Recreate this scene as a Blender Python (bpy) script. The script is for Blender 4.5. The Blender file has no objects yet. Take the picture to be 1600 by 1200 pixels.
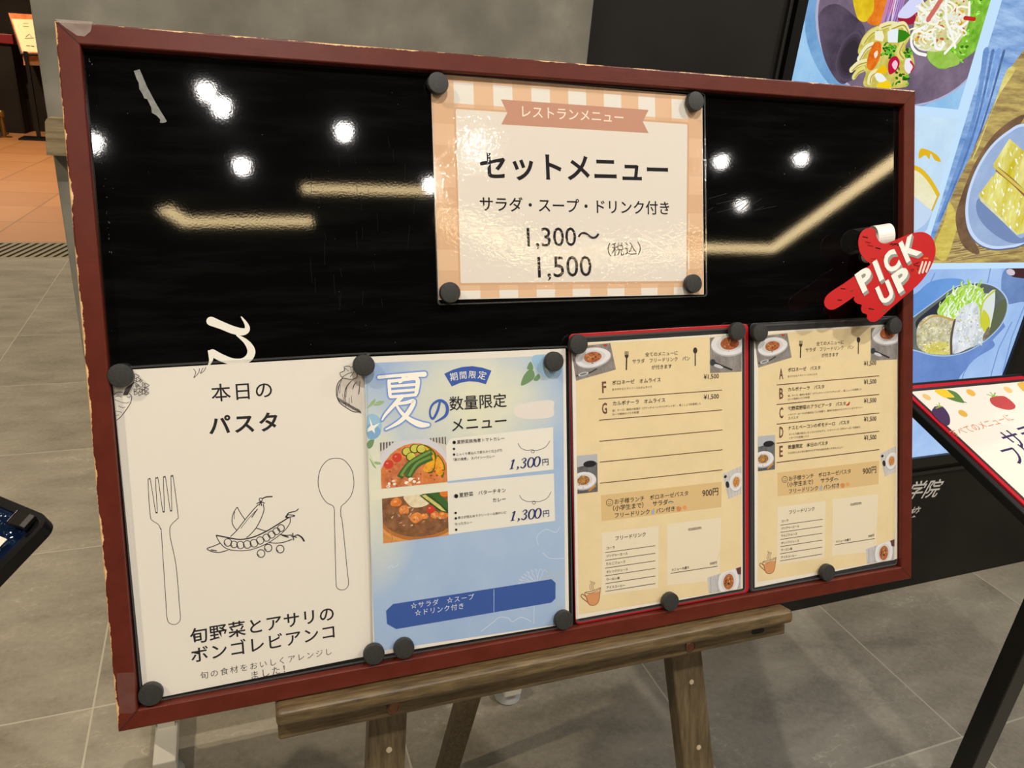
import bpy, math, random
import numpy as np
from mathutils import Matrix, Vector

random.seed(7)
SC = bpy.context.scene
COL = SC.collection

# ------------------------------------------------------------------ camera, world, exposure
HC = 1.287                                   # lens height above the floor (m)
FPX = 1150.0                                 # focal length in pixels of the 1600 px wide frame
CM = np.array([[0.93399, -0.08263, -0.34757],
               [-0.06383, 0.91885, -0.38941],
               [0.35154, 0.38588, 0.85296]])
_u, _s, _v = np.linalg.svd(CM)
CM = _u @ _v
CAM = np.array([0.0, 0.0, HC])


def cam2world(q):
    w = CM.T @ np.asarray(q, float)
    return np.array([w[0], w[2], -w[1]])


_c = bpy.data.cameras.new('camera')
_c.sensor_width = 36.0
_c.lens = FPX / 1600.0 * 36.0
_c.clip_start = 0.02
_c.clip_end = 60
camera = bpy.data.objects.new('camera', _c)
COL.objects.link(camera)
_x, _y, _z = cam2world((1, 0, 0)), cam2world((0, -1, 0)), cam2world((0, 0, -1))
camera.matrix_world = Matrix([[_x[0], _y[0], _z[0], 0], [_x[1], _y[1], _z[1], 0], [_x[2], _y[2], _z[2], HC], [0, 0, 0, 1]])
SC.camera = camera

world = bpy.data.worlds.new('world')
SC.world = world
world.use_nodes = True
world.node_tree.nodes['Background'].inputs[0].default_value = (1.0, 0.9, 0.78, 1)
world.node_tree.nodes['Background'].inputs[1].default_value = 0.18
SC.view_settings.view_transform = 'Standard'
SC.view_settings.look = 'None'
SC.view_settings.exposure = 0.0
SC.view_settings.gamma = 1.0
SC.view_settings.use_curve_mapping = False

CEIL = 2.9
# spot lamps in the ceiling: (x, y, power, warm) ; every one has a visible fitting built below
LAMPS = [
    (-0.733, -1.949, 12, 0), (-0.165, -1.64, 12, 0), (-0.215, -1.545, 4, 0), (-0.114, -2.119, 12, 0), (0.362, -1.792, 12, 0), (0.853, -2.266, 12, 0),
    (2.487, -1.943, 12, 0), (2.992, -1.888, 12, 0), (2.948, -2.452, 12, 0), (1.013, -1.874, 12, 0),
    (0.05, -0.25, 93, 0), (1.45, -0.2, 84, 0), (-1.35, 0.25, 112, 1), (-1.5, 2.6, 140, 1), (0.6, 2.3, 100, 1), (2.6, 0.2, 105, 0),
    (-2.4, 6.6, 240, 2), (-1.0, 8.8, 240, 2), (-2.6, 10.8, 220, 2),
]


# ------------------------------------------------------------------ projective helpers (pixels of the photograph -> points on real planes)
def ray(p):
    return cam2world(((p[0] - 800) / FPX, (p[1] - 600) / FPX, 1.0))


def on_plane(p, P0, n):
    d = ray(p)
    return CAM + d * (((P0 - CAM) @ n) / (d @ n))


def on_floor(p, z=0.0):
    return on_plane(p, np.array([0, 0, z]), np.array([0, 0, 1.0]))


def on_depth(p, y):
    return on_plane(p, np.array([0, y, 0.0]), np.array([0, 1.0, 0]))


class Frame:
    def __init__(s, O, X, Y):
        s.O = np.array(O, float)
        s.X = np.array(X, float) / np.linalg.norm(X)
        Y = np.array(Y, float) - s.X * (np.array(Y, float) @ s.X)
        s.Y = Y / np.linalg.norm(Y)
        s.N = np.cross(s.X, s.Y)

    def at(s, x=0, y=0, z=0):
        return s.O + s.X * x + s.Y * y + s.N * z

    def moved(s, x, y, z=0, ang=0.0):
        ca, sa = math.cos(ang), math.sin(ang)
        return Frame(s.at(x, y, z), s.X * ca + s.Y * sa, s.Y * ca - s.X * sa)

    def px(s, p, off=0.0):
        q = on_plane(p, s.O + s.N * off, s.N) - s.O
        return (q @ s.X, q @ s.Y)

    def matrix(s):
        return Matrix([[s.X[i], s.Y[i], s.N[i], s.O[i]] for i in range(3)] + [[0, 0, 0, 1]])


WORLD = Frame((0, 0, 0), (1, 0, 0), (0, 1, 0))
BO = np.array([-0.11502, 0.55105, 0.72962]) - 0.007 * np.array([-0.03334, -0.94438, 0.32717])
BOARD = Frame(BO, (0.99944, -0.03028, 0.01445), (-0.00374, 0.32746, 0.94486))
BW, BH = 0.9, 0.6
REC = 0.008                                   # the black face lies 8 mm behind the front of the frame


def Z(ox, oy, s):
    """pixels read in an enlarged crop -> pixels of the photograph"""
    def f(*a):
        if len(a) == 2 and not hasattr(a[0], '__len__'):
            return (ox + a[0] / s, oy + a[1] / s)
        return [(ox + x / s, oy + y / s) for x, y in (a[0] if len(a) == 1 else a)]
    return f


# ------------------------------------------------------------------ materials
def lin(c):
    c = c / 255.0
    return c / 12.92 if c <= 0.04045 else ((c + 0.055) / 1.055) ** 2.4


def rgb(c):
    return (lin(c[0]), lin(c[1]), lin(c[2]), 1.0)


_mats = {}


class NT:
    def __init__(s, name):
        s.m = bpy.data.materials.new(name)
        s.m.use_nodes = True
        s.t = s.m.node_tree
        s.p = s.t.nodes['Principled BSDF']
        s.out = s.t.nodes['Material Output']

    def n(s, kind, **kw):
        nd = s.t.nodes.new(kind)
        for k, v in kw.items():
            if k[0] == 'i' and k[1:].isdigit():
                nd.inputs[int(k[1:])].default_value = v
            elif hasattr(nd, k):
                setattr(nd, k, v)
            else:
                nd.inputs[k.replace('_', ' ')].default_value = v
        return nd

    def l(s, a, b):
        s.t.links.new(a, b)

    def obj(s, scale=(1, 1, 1), rot=(0, 0, 0), coord='Object'):
        tc = s.n('ShaderNodeTexCoord')
        mp = s.n('ShaderNodeMapping')
        mp.inputs['Scale'].default_value = scale
        mp.inputs['Rotation'].default_value = rot
        s.l(tc.outputs[coord], mp.inputs['Vector'])
        return mp.outputs['Vector']

    def noise(s, vec, scale, detail=4, rough=0.55):
        nd = s.n('ShaderNodeTexNoise', Scale=scale, Detail=detail, Roughness=rough)
        s.l(vec, nd.inputs['Vector'])
        return nd.outputs['Fac']

    def ramp(s, fac, stops):
        r = s.n('ShaderNodeValToRGB')
        e = r.color_ramp.elements
        while len(e) < len(stops):
            e.new(0.5)
        for k, (pos, col) in enumerate(stops):
            e[k].position = pos
            e[k].color = rgb(col) if len(col) == 3 else col
        s.l(fac, r.inputs['Fac'])
        return r.outputs['Color']

    def mix(s, fac, a, b):
        m = s.n('ShaderNodeMix', data_type='RGBA')
        for sock, v in ((m.inputs['Factor'], fac), (m.inputs[6], a), (m.inputs[7], b)):
            if hasattr(v, 'links'):
                s.l(v, sock)
            else:
                sock.default_value = v
        return m.outputs[2]

    def math(s, op, a, b=0.0):
        m = s.n('ShaderNodeMath', operation=op)
        for k, v in ((0, a), (1, b)):
            if hasattr(v, 'links'):
                s.l(v, m.inputs[k])
            else:
                m.inputs[k].default_value = v
        return m.outputs[0]

    def bump(s, h, strength, dist=0.001):
        b = s.n('ShaderNodeBump', Strength=strength, Distance=dist)
        s.l(h, b.inputs['Height'])
        s.l(b.outputs['Normal'], s.p.inputs['Normal'])
        return b.outputs['Normal']

    def set(s, **kw):
        for k, v in kw.items():
            s.p.inputs[k.replace('_', ' ')].default_value = v
        return s


def plain(name, c, rough=0.5, spec=0.5, metal=0.0, coat=0.0):
    if name in _mats:
        return _mats[name]
    t = NT(name)
    t.set(Base_Color=rgb(c), Roughness=rough, Specular_IOR_Level=spec, Metallic=metal, Coat_Weight=coat)
    _mats[name] = t.m
    return t.m


def mottled(name, stops, scale, rough=0.6, spec=0.4, stretch=(1, 1, 1), bump=0.0, detail=6, coat=0.0, rot=(0, 0, 0)):
    if name in _mats:
        return _mats[name]
    t = NT(name)
    f = t.noise(t.obj(stretch, rot), scale, detail)
    t.l(t.ramp(f, stops), t.p.inputs['Base Color'])
    t.set(Roughness=rough, Specular_IOR_Level=spec, Coat_Weight=coat)
    if bump:
        t.bump(f, bump)
    _mats[name] = t.m
    return t.m


def ink(c, emit=False):
    """c: (r,g,b), or ('n', rgb, rgb, scale) for a printed colour with grain"""
    key = ('emit' if emit else 'ink', c)
    if key in _mats:
        return _mats[key]
    flat = not isinstance(c[0], str)
    t = NT(('screen_' if emit else 'print_') + 'colour')
    if not flat:
        vec = t.obj() if c[0] == 'n' else t.obj((1, c[5], 1), (0, 0, math.radians(-c[4])))
        f = t.noise(vec, c[3], 6, 0.68)
        col = t.ramp(f, [(0.34, c[1]), (0.66, c[2])])
    if emit:
        t.set(Base_Color=(0, 0, 0, 1), Roughness=0.3, Specular_IOR_Level=0.2, Emission_Strength=SCREEN)
        if flat:
            t.set(Emission_Color=rgb(c))
        else:
            t.l(col, t.p.inputs['Emission Color'])
    else:
        t.set(Roughness=0.6, Specular_IOR_Level=0.1)
        if flat:
            t.set(Base_Color=rgb(c))
        else:
            t.l(col, t.p.inputs['Base Color'])
    _mats[key] = t.m
    return t.m


SCREEN = 1.0


def film_material():
    t = NT('clear_laminate_film')
    v = t.obj()
    fine = t.noise(v, 270, 2, 0.5)
    wide = t.noise(v, 26, 2, 0.5)
    h = t.math('ADD', t.math('MULTIPLY', fine, 0.24), t.math('MULTIPLY', wide, 0.30))
    b = t.n('ShaderNodeBump', Strength=0.55, Distance=0.0008)
    t.l(h, b.inputs['Height'])
    g = t.n('ShaderNodeBsdfGlossy', Roughness=0.03)
    t.l(b.outputs['Normal'], g.inputs['Normal'])
    fr = t.n('ShaderNodeFresnel')
    bf = t.n('ShaderNodeNewGeometry')
    t.l(t.math('SUBTRACT', 1.5, t.math('MULTIPLY', bf.outputs['Backfacing'], 1.5 - 1 / 1.5)), fr.inputs['IOR'])
    tr = t.n('ShaderNodeBsdfTransparent')
    mx = t.n('ShaderNodeMixShader')
    t.l(fr.outputs[0], mx.inputs[0])
    t.l(tr.outputs[0], mx.inputs[1])
    t.l(g.outputs[0], mx.inputs[2])
    t.l(mx.outputs[0], t.out.inputs['Surface'])
    return t.m


def film_edge_material():
    t = NT('thick_clear_film_edge')
    g = t.n('ShaderNodeBsdfGlossy', Roughness=0.15)
    tr = t.n('ShaderNodeBsdfTransparent')
    df = t.n('ShaderNodeBsdfDiffuse')
    df.inputs[0].default_value = (0.35, 0.35, 0.34, 1)
    m1 = t.n('ShaderNodeMixShader', i0=0.12)
    m2 = t.n('ShaderNodeMixShader', i0=0.1)
    t.l(tr.outputs[0], m1.inputs[1])
    t.l(df.outputs[0], m1.inputs[2])
    t.l(m1.outputs[0], m2.inputs[1])
    t.l(g.outputs[0], m2.inputs[2])
    t.l(m2.outputs[0], t.out.inputs['Surface'])
    return t.m


def black_board_material():
    t = NT('glossy_black_board')
    v = t.obj()
    fine = t.noise(v, 560, 2, 0.6)
    smear = t.noise(t.obj((1.2, 9, 1)), 7, 5, 0.65)
    t.l(t.ramp(smear, [(0.45, (7, 7, 7)), (0.75, (17, 17, 16))]), t.p.inputs['Base Color'])
    t.set(Roughness=0.035, Specular_IOR_Level=0.5)
    t.bump(fine, 0.008, 0.001)
    return t.m


def frame_material():
    """red-brown paint, worn through to bare wood along the outer arris of the frame (wear shapes of its own)"""
    t = NT('red_brown_painted_wood_worn')
    tc = t.n('ShaderNodeTexCoord')
    sp = t.n('ShaderNodeSeparateXYZ')
    t.l(tc.outputs['Object'], sp.inputs[0])
    x, y = sp.outputs[0], sp.outputs[1]
    dl = t.math('ADD', x, 0.0004)
    dt = t.math('ADD', t.math('SUBTRACT', BH, y), 0.0009)
    dr = t.math('ADD', t.math('SUBTRACT', BW, x), 0.0022)
    db = t.math('ADD', y, 0.0026)
    d = t.math('MINIMUM', t.math('MINIMUM', dl, dt), t.math('MINIMUM', dr, db))
    v = tc.outputs['Object']
    lim = t.math('MULTIPLY', t.math('SUBTRACT', t.noise(v, 34, 6, 0.7), 0.36), 0.0105)
    chip = t.math('LESS_THAN', d, lim)
    specks = t.math('GREATER_THAN', t.noise(v, 190, 5, 0.75), 0.765)
    paint = t.ramp(t.noise(v, 60, 4), [(0.3, (84, 31, 20)), (0.7, (95, 37, 25))])
    wood = t.ramp(t.noise(v, 150, 3), [(0.3, (196, 150, 100)), (0.7, (232, 190, 142))])
    t.l(t.mix(t.math('MAXIMUM', chip, specks), paint, wood), t.p.inputs['Base Color'])
    t.set(Roughness=0.32, Specular_IOR_Level=0.3)
    t.bump(t.noise(t.obj((6, 60, 6)), 10, 3), 0.12, 0.0006)
    return t.m


def wood_material(name, stops, along='X', scale=9, rough=0.42):
    t = NT(name)
    st = {'X': (1, 9, 9), 'Y': (9, 1, 9), 'Z': (9, 9, 1)}[along]
    v = t.obj(st)
    w = t.noise(v, scale, 7, 0.7)
    # finger-jointed lengths: blocks of slightly different tone along the piece
    st2 = {'X': (5.5, 0.01, 0.01), 'Y': (0.01, 5.5, 0.01), 'Z': (0.01, 0.01, 5.5)}[along]
    sn = t.n('ShaderNodeVectorMath', operation='FLOOR')
    t.l(t.obj(st2), sn.inputs[0])
    wn = t.n('ShaderNodeTexWhiteNoise', noise_dimensions='3D')
    t.l(sn.outputs[0], wn.inputs['Vector'])
    f = t.math('ADD', w, t.math('MULTIPLY', t.math('SUBTRACT', wn.outputs['Value'], 0.5), 0.16))
    t.l(t.ramp(f, stops), t.p.inputs['Base Color'])
    t.set(Roughness=rough, Specular_IOR_Level=0.45)
    t.bump(w, 0.25, 0.0006)
    return t.m


def floor_material():
    t = NT('taupe_stone_tiles')
    tc = t.n('ShaderNodeTexCoord')
    sp = t.n('ShaderNodeSeparateXYZ')
    t.l(tc.outputs['Object'], sp.inputs[0])

    def cell(sock, o):
        a = t.math('DIVIDE', t.math('SUBTRACT', sock, o), 0.6)
        fr = t.math('FRACT', a)
        e = t.math('MINIMUM', fr, t.math('SUBTRACT', 1.0, fr))
        return t.math('LESS_THAN', e, 0.0032), t.math('FLOOR', a)
    gx, ix = cell(sp.outputs[0], -0.320 - 6)
    gy, iy = cell(sp.outputs[1], 0.752 - 6)
    grout = t.math('MAXIMUM', gx, gy)
    cid = t.n('ShaderNodeCombineXYZ')
    t.l(ix, cid.inputs[0])
    t.l(iy, cid.inputs[1])
    wn = t.n('ShaderNodeTexWhiteNoise')
    t.l(cid.outputs[0], wn.inputs['Vector'])
    # veins: noise drawn out along a slanting direction, shifted tile by tile
    sh = t.n('ShaderNodeVectorMath', operation='MULTIPLY_ADD')
    sh.inputs[1].default_value = (3.7, 5.1, 0)
    t.l(cid.outputs[0], sh.inputs[0])
    t.l(tc.outputs['Object'], sh.inputs[2])
    mp = t.n('ShaderNodeMapping')
    mp.inputs['Rotation'].default_value = (0, 0, math.radians(48))
    mp.inputs['Scale'].default_value = (1.0, 2.3, 1)
    t.l(sh.outputs[0], mp.inputs['Vector'])
    vein = t.noise(mp.outputs['Vector'], 3.2, 8, 0.62)
    fine = t.noise(tc.outputs['Object'], 70, 4, 0.7)
    f = t.math('ADD', t.math('ADD', t.math('MULTIPLY', vein, 0.72), t.math('MULTIPLY', fine, 0.3)), t.math('MULTIPLY', t.math('SUBTRACT', wn.outputs['Value'], 0.5), 0.05))
    thin = t.noise(mp.outputs['Vector'], 1.7, 7, 0.6)
    line = t.math('LESS_THAN', t.math('ABSOLUTE', t.math('SUBTRACT', thin, 0.53)), 0.0035)
    f = t.math('ADD', f, t.math('MULTIPLY', line, t.math('MULTIPLY', fine, 0.13)))
    stone = t.ramp(f, [(0.36, (116, 109, 96)), (0.5, (139, 131, 116)), (0.62, (152, 144, 128)), (0.74, (178, 170, 152))])
    t.l(t.mix(grout, stone, rgb((176, 168, 150))), t.p.inputs['Base Color'])
    t.set(Roughness=0.5, Specular_IOR_Level=0.35)
    t.bump(t.math('SUBTRACT', f, t.math('MULTIPLY', grout, 0.4)), 0.25, 0.002)
    return t.m


def orange_tile_material():
    t = NT('orange_terracotta_tiles')
    tc = t.n('ShaderNodeTexCoord')
    mp = t.n('ShaderNodeMapping')
    mp.inputs['Rotation'].default_value = (0, 0, math.radians(4))
    t.l(tc.outputs['Object'], mp.inputs['Vector'])
    br = t.n('ShaderNodeTexBrick', Scale=1.0)
    br.offset = 0.0
    br.inputs['Brick Width'].default_value = 0.62
    br.inputs['Row Height'].default_value = 0.62
    br.inputs['Mortar Size'].default_value = 0.006
    br.inputs['Color1'].default_value = rgb((190, 128, 78))
    br.inputs['Color2'].default_value = rgb((176, 114, 66))
    br.inputs['Mortar'].default_value = rgb((128, 84, 52))
    t.l(mp.outputs['Vector'], br.inputs['Vector'])
    n = t.noise(tc.outputs['Object'], 4, 5)
    t.l(t.mix(t.math('MULTIPLY', n, 0.35), br.outputs['Color'], rgb((208, 150, 98))), t.p.inputs['Base Color'])
    t.set(Roughness=0.45)
    return t.m


MAT = dict(
    film=film_material(), edge=film_edge_material(), board=black_board_material(), frame=frame_material(),
    magnet=mottled('matt_black_rubber', [(0.3, (38, 37, 36)), (0.7, (52, 51, 49))], 300, 0.55, 0.4),
    easel=wood_material('brown_stained_wood', [(0.3, (64, 50, 32)), (0.5, (96, 79, 52)), (0.7, (120, 101, 70)), (0.85, (136, 118, 84))], 'X', 26),
    leg=wood_material('brown_stained_wood_upright', [(0.3, (56, 46, 31)), (0.5, (82, 69, 48)), (0.7, (104, 89, 64))], 'Y', 22),
    legz=wood_material('brown_stained_wood_post', [(0.3, (58, 46, 32)), (0.5, (92, 76, 54)), (0.7, (118, 98, 70))], 'Z', 8),
    oak=wood_material('weathered_pale_oak', [(0.35, (98, 84, 62)), (0.5, (134, 118, 90)), (0.7, (164, 146, 114))], 'X', 10),
    copper=plain('copper_bolt', (138, 100, 78), 0.45, metal=1.0),
    chrome=plain('bright_dowel_end', (214, 196, 166), 0.35, metal=0.5),
    blackmetal=plain('black_painted_metal', (16, 16, 16), 0.35),
    white=plain('white_painted_steel', (214, 208, 196), 0.4),
    glide=plain('grey_plastic_glide', (150, 150, 148), 0.35),
    concrete=mottled('grey_concrete_look_board', [(0.28, (82, 78, 68)), (0.42, (116, 112, 101)), (0.58, (134, 129, 117)), (0.72, (158, 152, 137))], 8, 0.6, 0.3, detail=9),
    darkpanel=mottled('brown_black_panel', [(0.35, (19, 17, 14)), (0.7, (29, 26, 22))], 6, 0.55, 0.3, detail=8),
    ceiling=plain('dark_ceiling', (30, 29, 28), 0.9, 0.1),
    darkwall=mottled('dark_brown_wall', [(0.3, (34, 27, 21)), (0.7, (44, 36, 28))], 3, 0.8, 0.2),
    floor=floor_material(), orange=orange_tile_material(),
)


def emission(name, c, s):
    t = NT(name)
    t.set(Base_Color=(0, 0, 0, 1), Emission_Color=(c[0], c[1], c[2], 1), Emission_Strength=s)
    return t.m


# ------------------------------------------------------------------ object helpers
def link(name, me, mats, parent=None, frame=None):
    o = bpy.data.objects.new(name, me)
    for m in mats:
        me.materials.append(m)
    COL.objects.link(o)
    if parent is not None:
        o.parent = parent
    elif frame is not None:
        o.matrix_world = frame.matrix()
    return o


def tag(o, label=None, cat=None, group=None, kind=None):
    if label:
        o['label'] = label
    if cat:
        o['category'] = cat
    if group:
        o['group'] = group
    if kind:
        o['kind'] = kind
    return o


def thing(name, label, cat, frame, group=None, kind=None):
    o = bpy.data.objects.new(name, None)
    o.empty_display_size = 0.05
    COL.objects.link(o)
    o.matrix_world = frame.matrix()
    return tag(o, label, cat, group, kind)


class MB:
    """collects geometry in local metres and links it as one mesh"""

    def __init__(s):
        s.v, s.f, s.mi = [], [], []

    def add(s, verts, faces, mi=0):
        b = len(s.v)
        s.v += [tuple(map(float, q)) for q in verts]
        s.f += [tuple(b + i for i in f) for f in faces]
        s.mi += [mi] * len(faces)
        return s

    def box(s, x0, x1, y0, y1, z0, z1, mi=0):
        return s.add([(x, y, z) for z in (z0, z1) for y in (y0, y1) for x in (x0, x1)],
                     [(0, 2, 3, 1), (4, 5, 7, 6), (0, 1, 5, 4), (2, 6, 7, 3), (0, 4, 6, 2), (1, 3, 7, 5)], mi)

    def hexa(s, bottom, top, mi=0):
        """two quads given in the same order"""
        return s.add(list(bottom) + list(top), [(3, 2, 1, 0), (4, 5, 6, 7), (0, 1, 5, 4), (1, 2, 6, 5), (2, 3, 7, 6), (3, 0, 4, 7)], mi)

    def prism(s, pts, z0, z1, mi=0):
        n = len(pts)
        a = sum(pts[i][0] * pts[(i + 1) % n][1] - pts[(i + 1) % n][0] * pts[i][1] for i in range(n))
        if a < 0:
            pts = pts[::-1]
        return s.add([(x, y, z0) for x, y in pts] + [(x, y, z1) for x, y in pts],
                     [tuple(range(n))[::-1], tuple(range(n, 2 * n))] + [(i, (i + 1) % n, n + (i + 1) % n, n + i) for i in range(n)], mi)

    def lathe(s, prof, seg=32, c=(0, 0, 0), axis='Z', mi=0):
        vs, fs = [], []
        for r, h in prof:
            for k in range(seg):
                a = 2 * math.pi * k / seg
                q = (r * math.cos(a), r * math.sin(a), h)
                if axis == 'Y':
                    q = (q[0], q[2], q[1])
                if axis == 'X':
                    q = (q[2], q[0], q[1])
                vs.append((q[0] + c[0], q[1] + c[1], q[2] + c[2]))
        n = len(prof)
        for i in range(n - 1):
            for k in range(seg):
                fs.append((i * seg + k, i * seg + (k + 1) % seg, (i + 1) * seg + (k + 1) % seg, (i + 1) * seg + k))
        fs.append(tuple(range(seg))[::-1])
        fs.append(tuple((n - 1) * seg + k for k in range(seg)))
        return s.add(vs, fs, mi)

    def build(s, name, mats, parent=None, frame=None, bevel=0.0, smooth=False, seg=2):
        if not isinstance(mats, (list, tuple)):
            mats = [mats]
        me = bpy.data.meshes.new(name)
        me.from_pydata(s.v, [], s.f)
        me.polygons.foreach_set('material_index', s.mi)
        if smooth:
            me.polygons.foreach_set('use_smooth', [True] * len(me.polygons))
        me.update()
        o = link(name, me, mats, parent, frame)
        if bevel:
            m = o.modifiers.new('bevel', 'BEVEL')
            m.width = bevel
            m.segments = seg
            m.limit_method = 'ANGLE'
            m.angle_limit = math.radians(35)
        if smooth:
            m = o.modifiers.new('edge_split', 'EDGE_SPLIT')
            m.split_angle = math.radians(38)
        return o


def rounded(x0, x1, y0, y1, r, seg=6):
    pts = []
    for cx, cy, a0 in ((x1 - r, y1 - r, 0), (x0 + r, y1 - r, 90), (x0 + r, y0 + r, 180), (x1 - r, y0 + r, 270)):
        for k in range(seg + 1):
            a = math.radians(a0 + 90 * k / seg)
            pts.append((cx + r * math.cos(a), cy + r * math.sin(a)))
    return pts


def round_quad(q, r, seg=5):
    """round the corners of any convex polygon"""
    out = []
    n = len(q)
    for i in range(n):
        p = np.array(q[i])
        a = np.array(q[i - 1]) - p
        b = np.array(q[(i + 1) % n]) - p
        a = p + a / np.linalg.norm(a) * r
        b = p + b / np.linalg.norm(b) * r
        for k in range(seg + 1):
            t = k / seg
            out.append(tuple((1 - t) ** 2 * a + 2 * t * (1 - t) * p + t * t * b))
    return out


# ------------------------------------------------------------------ lettering and printed drawings
_glyph = {}


def glyphs(body, bold=0.0, space=1.0, shear=0.0, res=4):
    key = (body, bold, space, shear, res)
    if key not in _glyph:
        c = bpy.data.curves.new('lettering', 'FONT')
        c.body = body
        c.offset = bold
        c.space_character = space
        c.shear = shear
        c.resolution_u = res
        o = bpy.data.objects.new('lettering', c)
        COL.objects.link(o)
        dg = bpy.context.evaluated_depsgraph_get()
        me = bpy.data.meshes.new_from_object(o.evaluated_get(dg))
        v = np.array([q.co[:2] for q in me.vertices])
        f = [tuple(p.vertices) for p in me.polygons]
        bpy.data.objects.remove(o)
        bpy.data.meshes.remove(me)
        bpy.data.curves.remove(c)
        _glyph[key] = (v, f)
    return _glyph[key]


def smooth_path(pts, n=6, closed=False):
    P = [np.array(p, float) for p in pts]
    if len(P) < 3:
        return P
    out = []
    m = len(P)
    rng = range(m if closed else m - 1)
    for i in rng:
        p0 = P[(i - 1) % m] if closed or i > 0 else P[0]
        p1, p2 = P[i], P[(i + 1) % m]
        p3 = P[(i + 2) % m] if closed or i + 2 < m else P[-1]
        for k in range(n):
            t = k / n
            out.append(0.5 * ((2 * p1) + (p2 - p0) * t + (2 * p0 - 5 * p1 + 4 * p2 - p3) * t * t + (3 * p1 - p0 - 3 * p2 + p3) * t ** 3))
    if not closed:
        out.append(P[-1])
    return out


def clip_unit(poly):
    def cut(pts, inside, cross):
        out = []
        for i in range(len(pts)):
            a, b = pts[i - 1], pts[i]
            if inside(b):
                if not inside(a):
                    out.append(cross(a, b))
                out.append(b)
            elif inside(a):
                out.append(cross(a, b))
        return out
    for ax, lim, sg in ((0, 0, 1), (0, 1, -1), (1, 0, 1), (1, 1, -1)):
        if not poly:
            return poly
        ins = lambda p: (p[ax] - lim) * sg >= -1e-9
        crs = lambda a, b: tuple(np.array(a) + (np.array(b) - np.array(a)) * ((lim - a[ax]) / (b[ax] - a[ax])))
        poly = cut(poly, ins, crs)
    return poly


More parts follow.
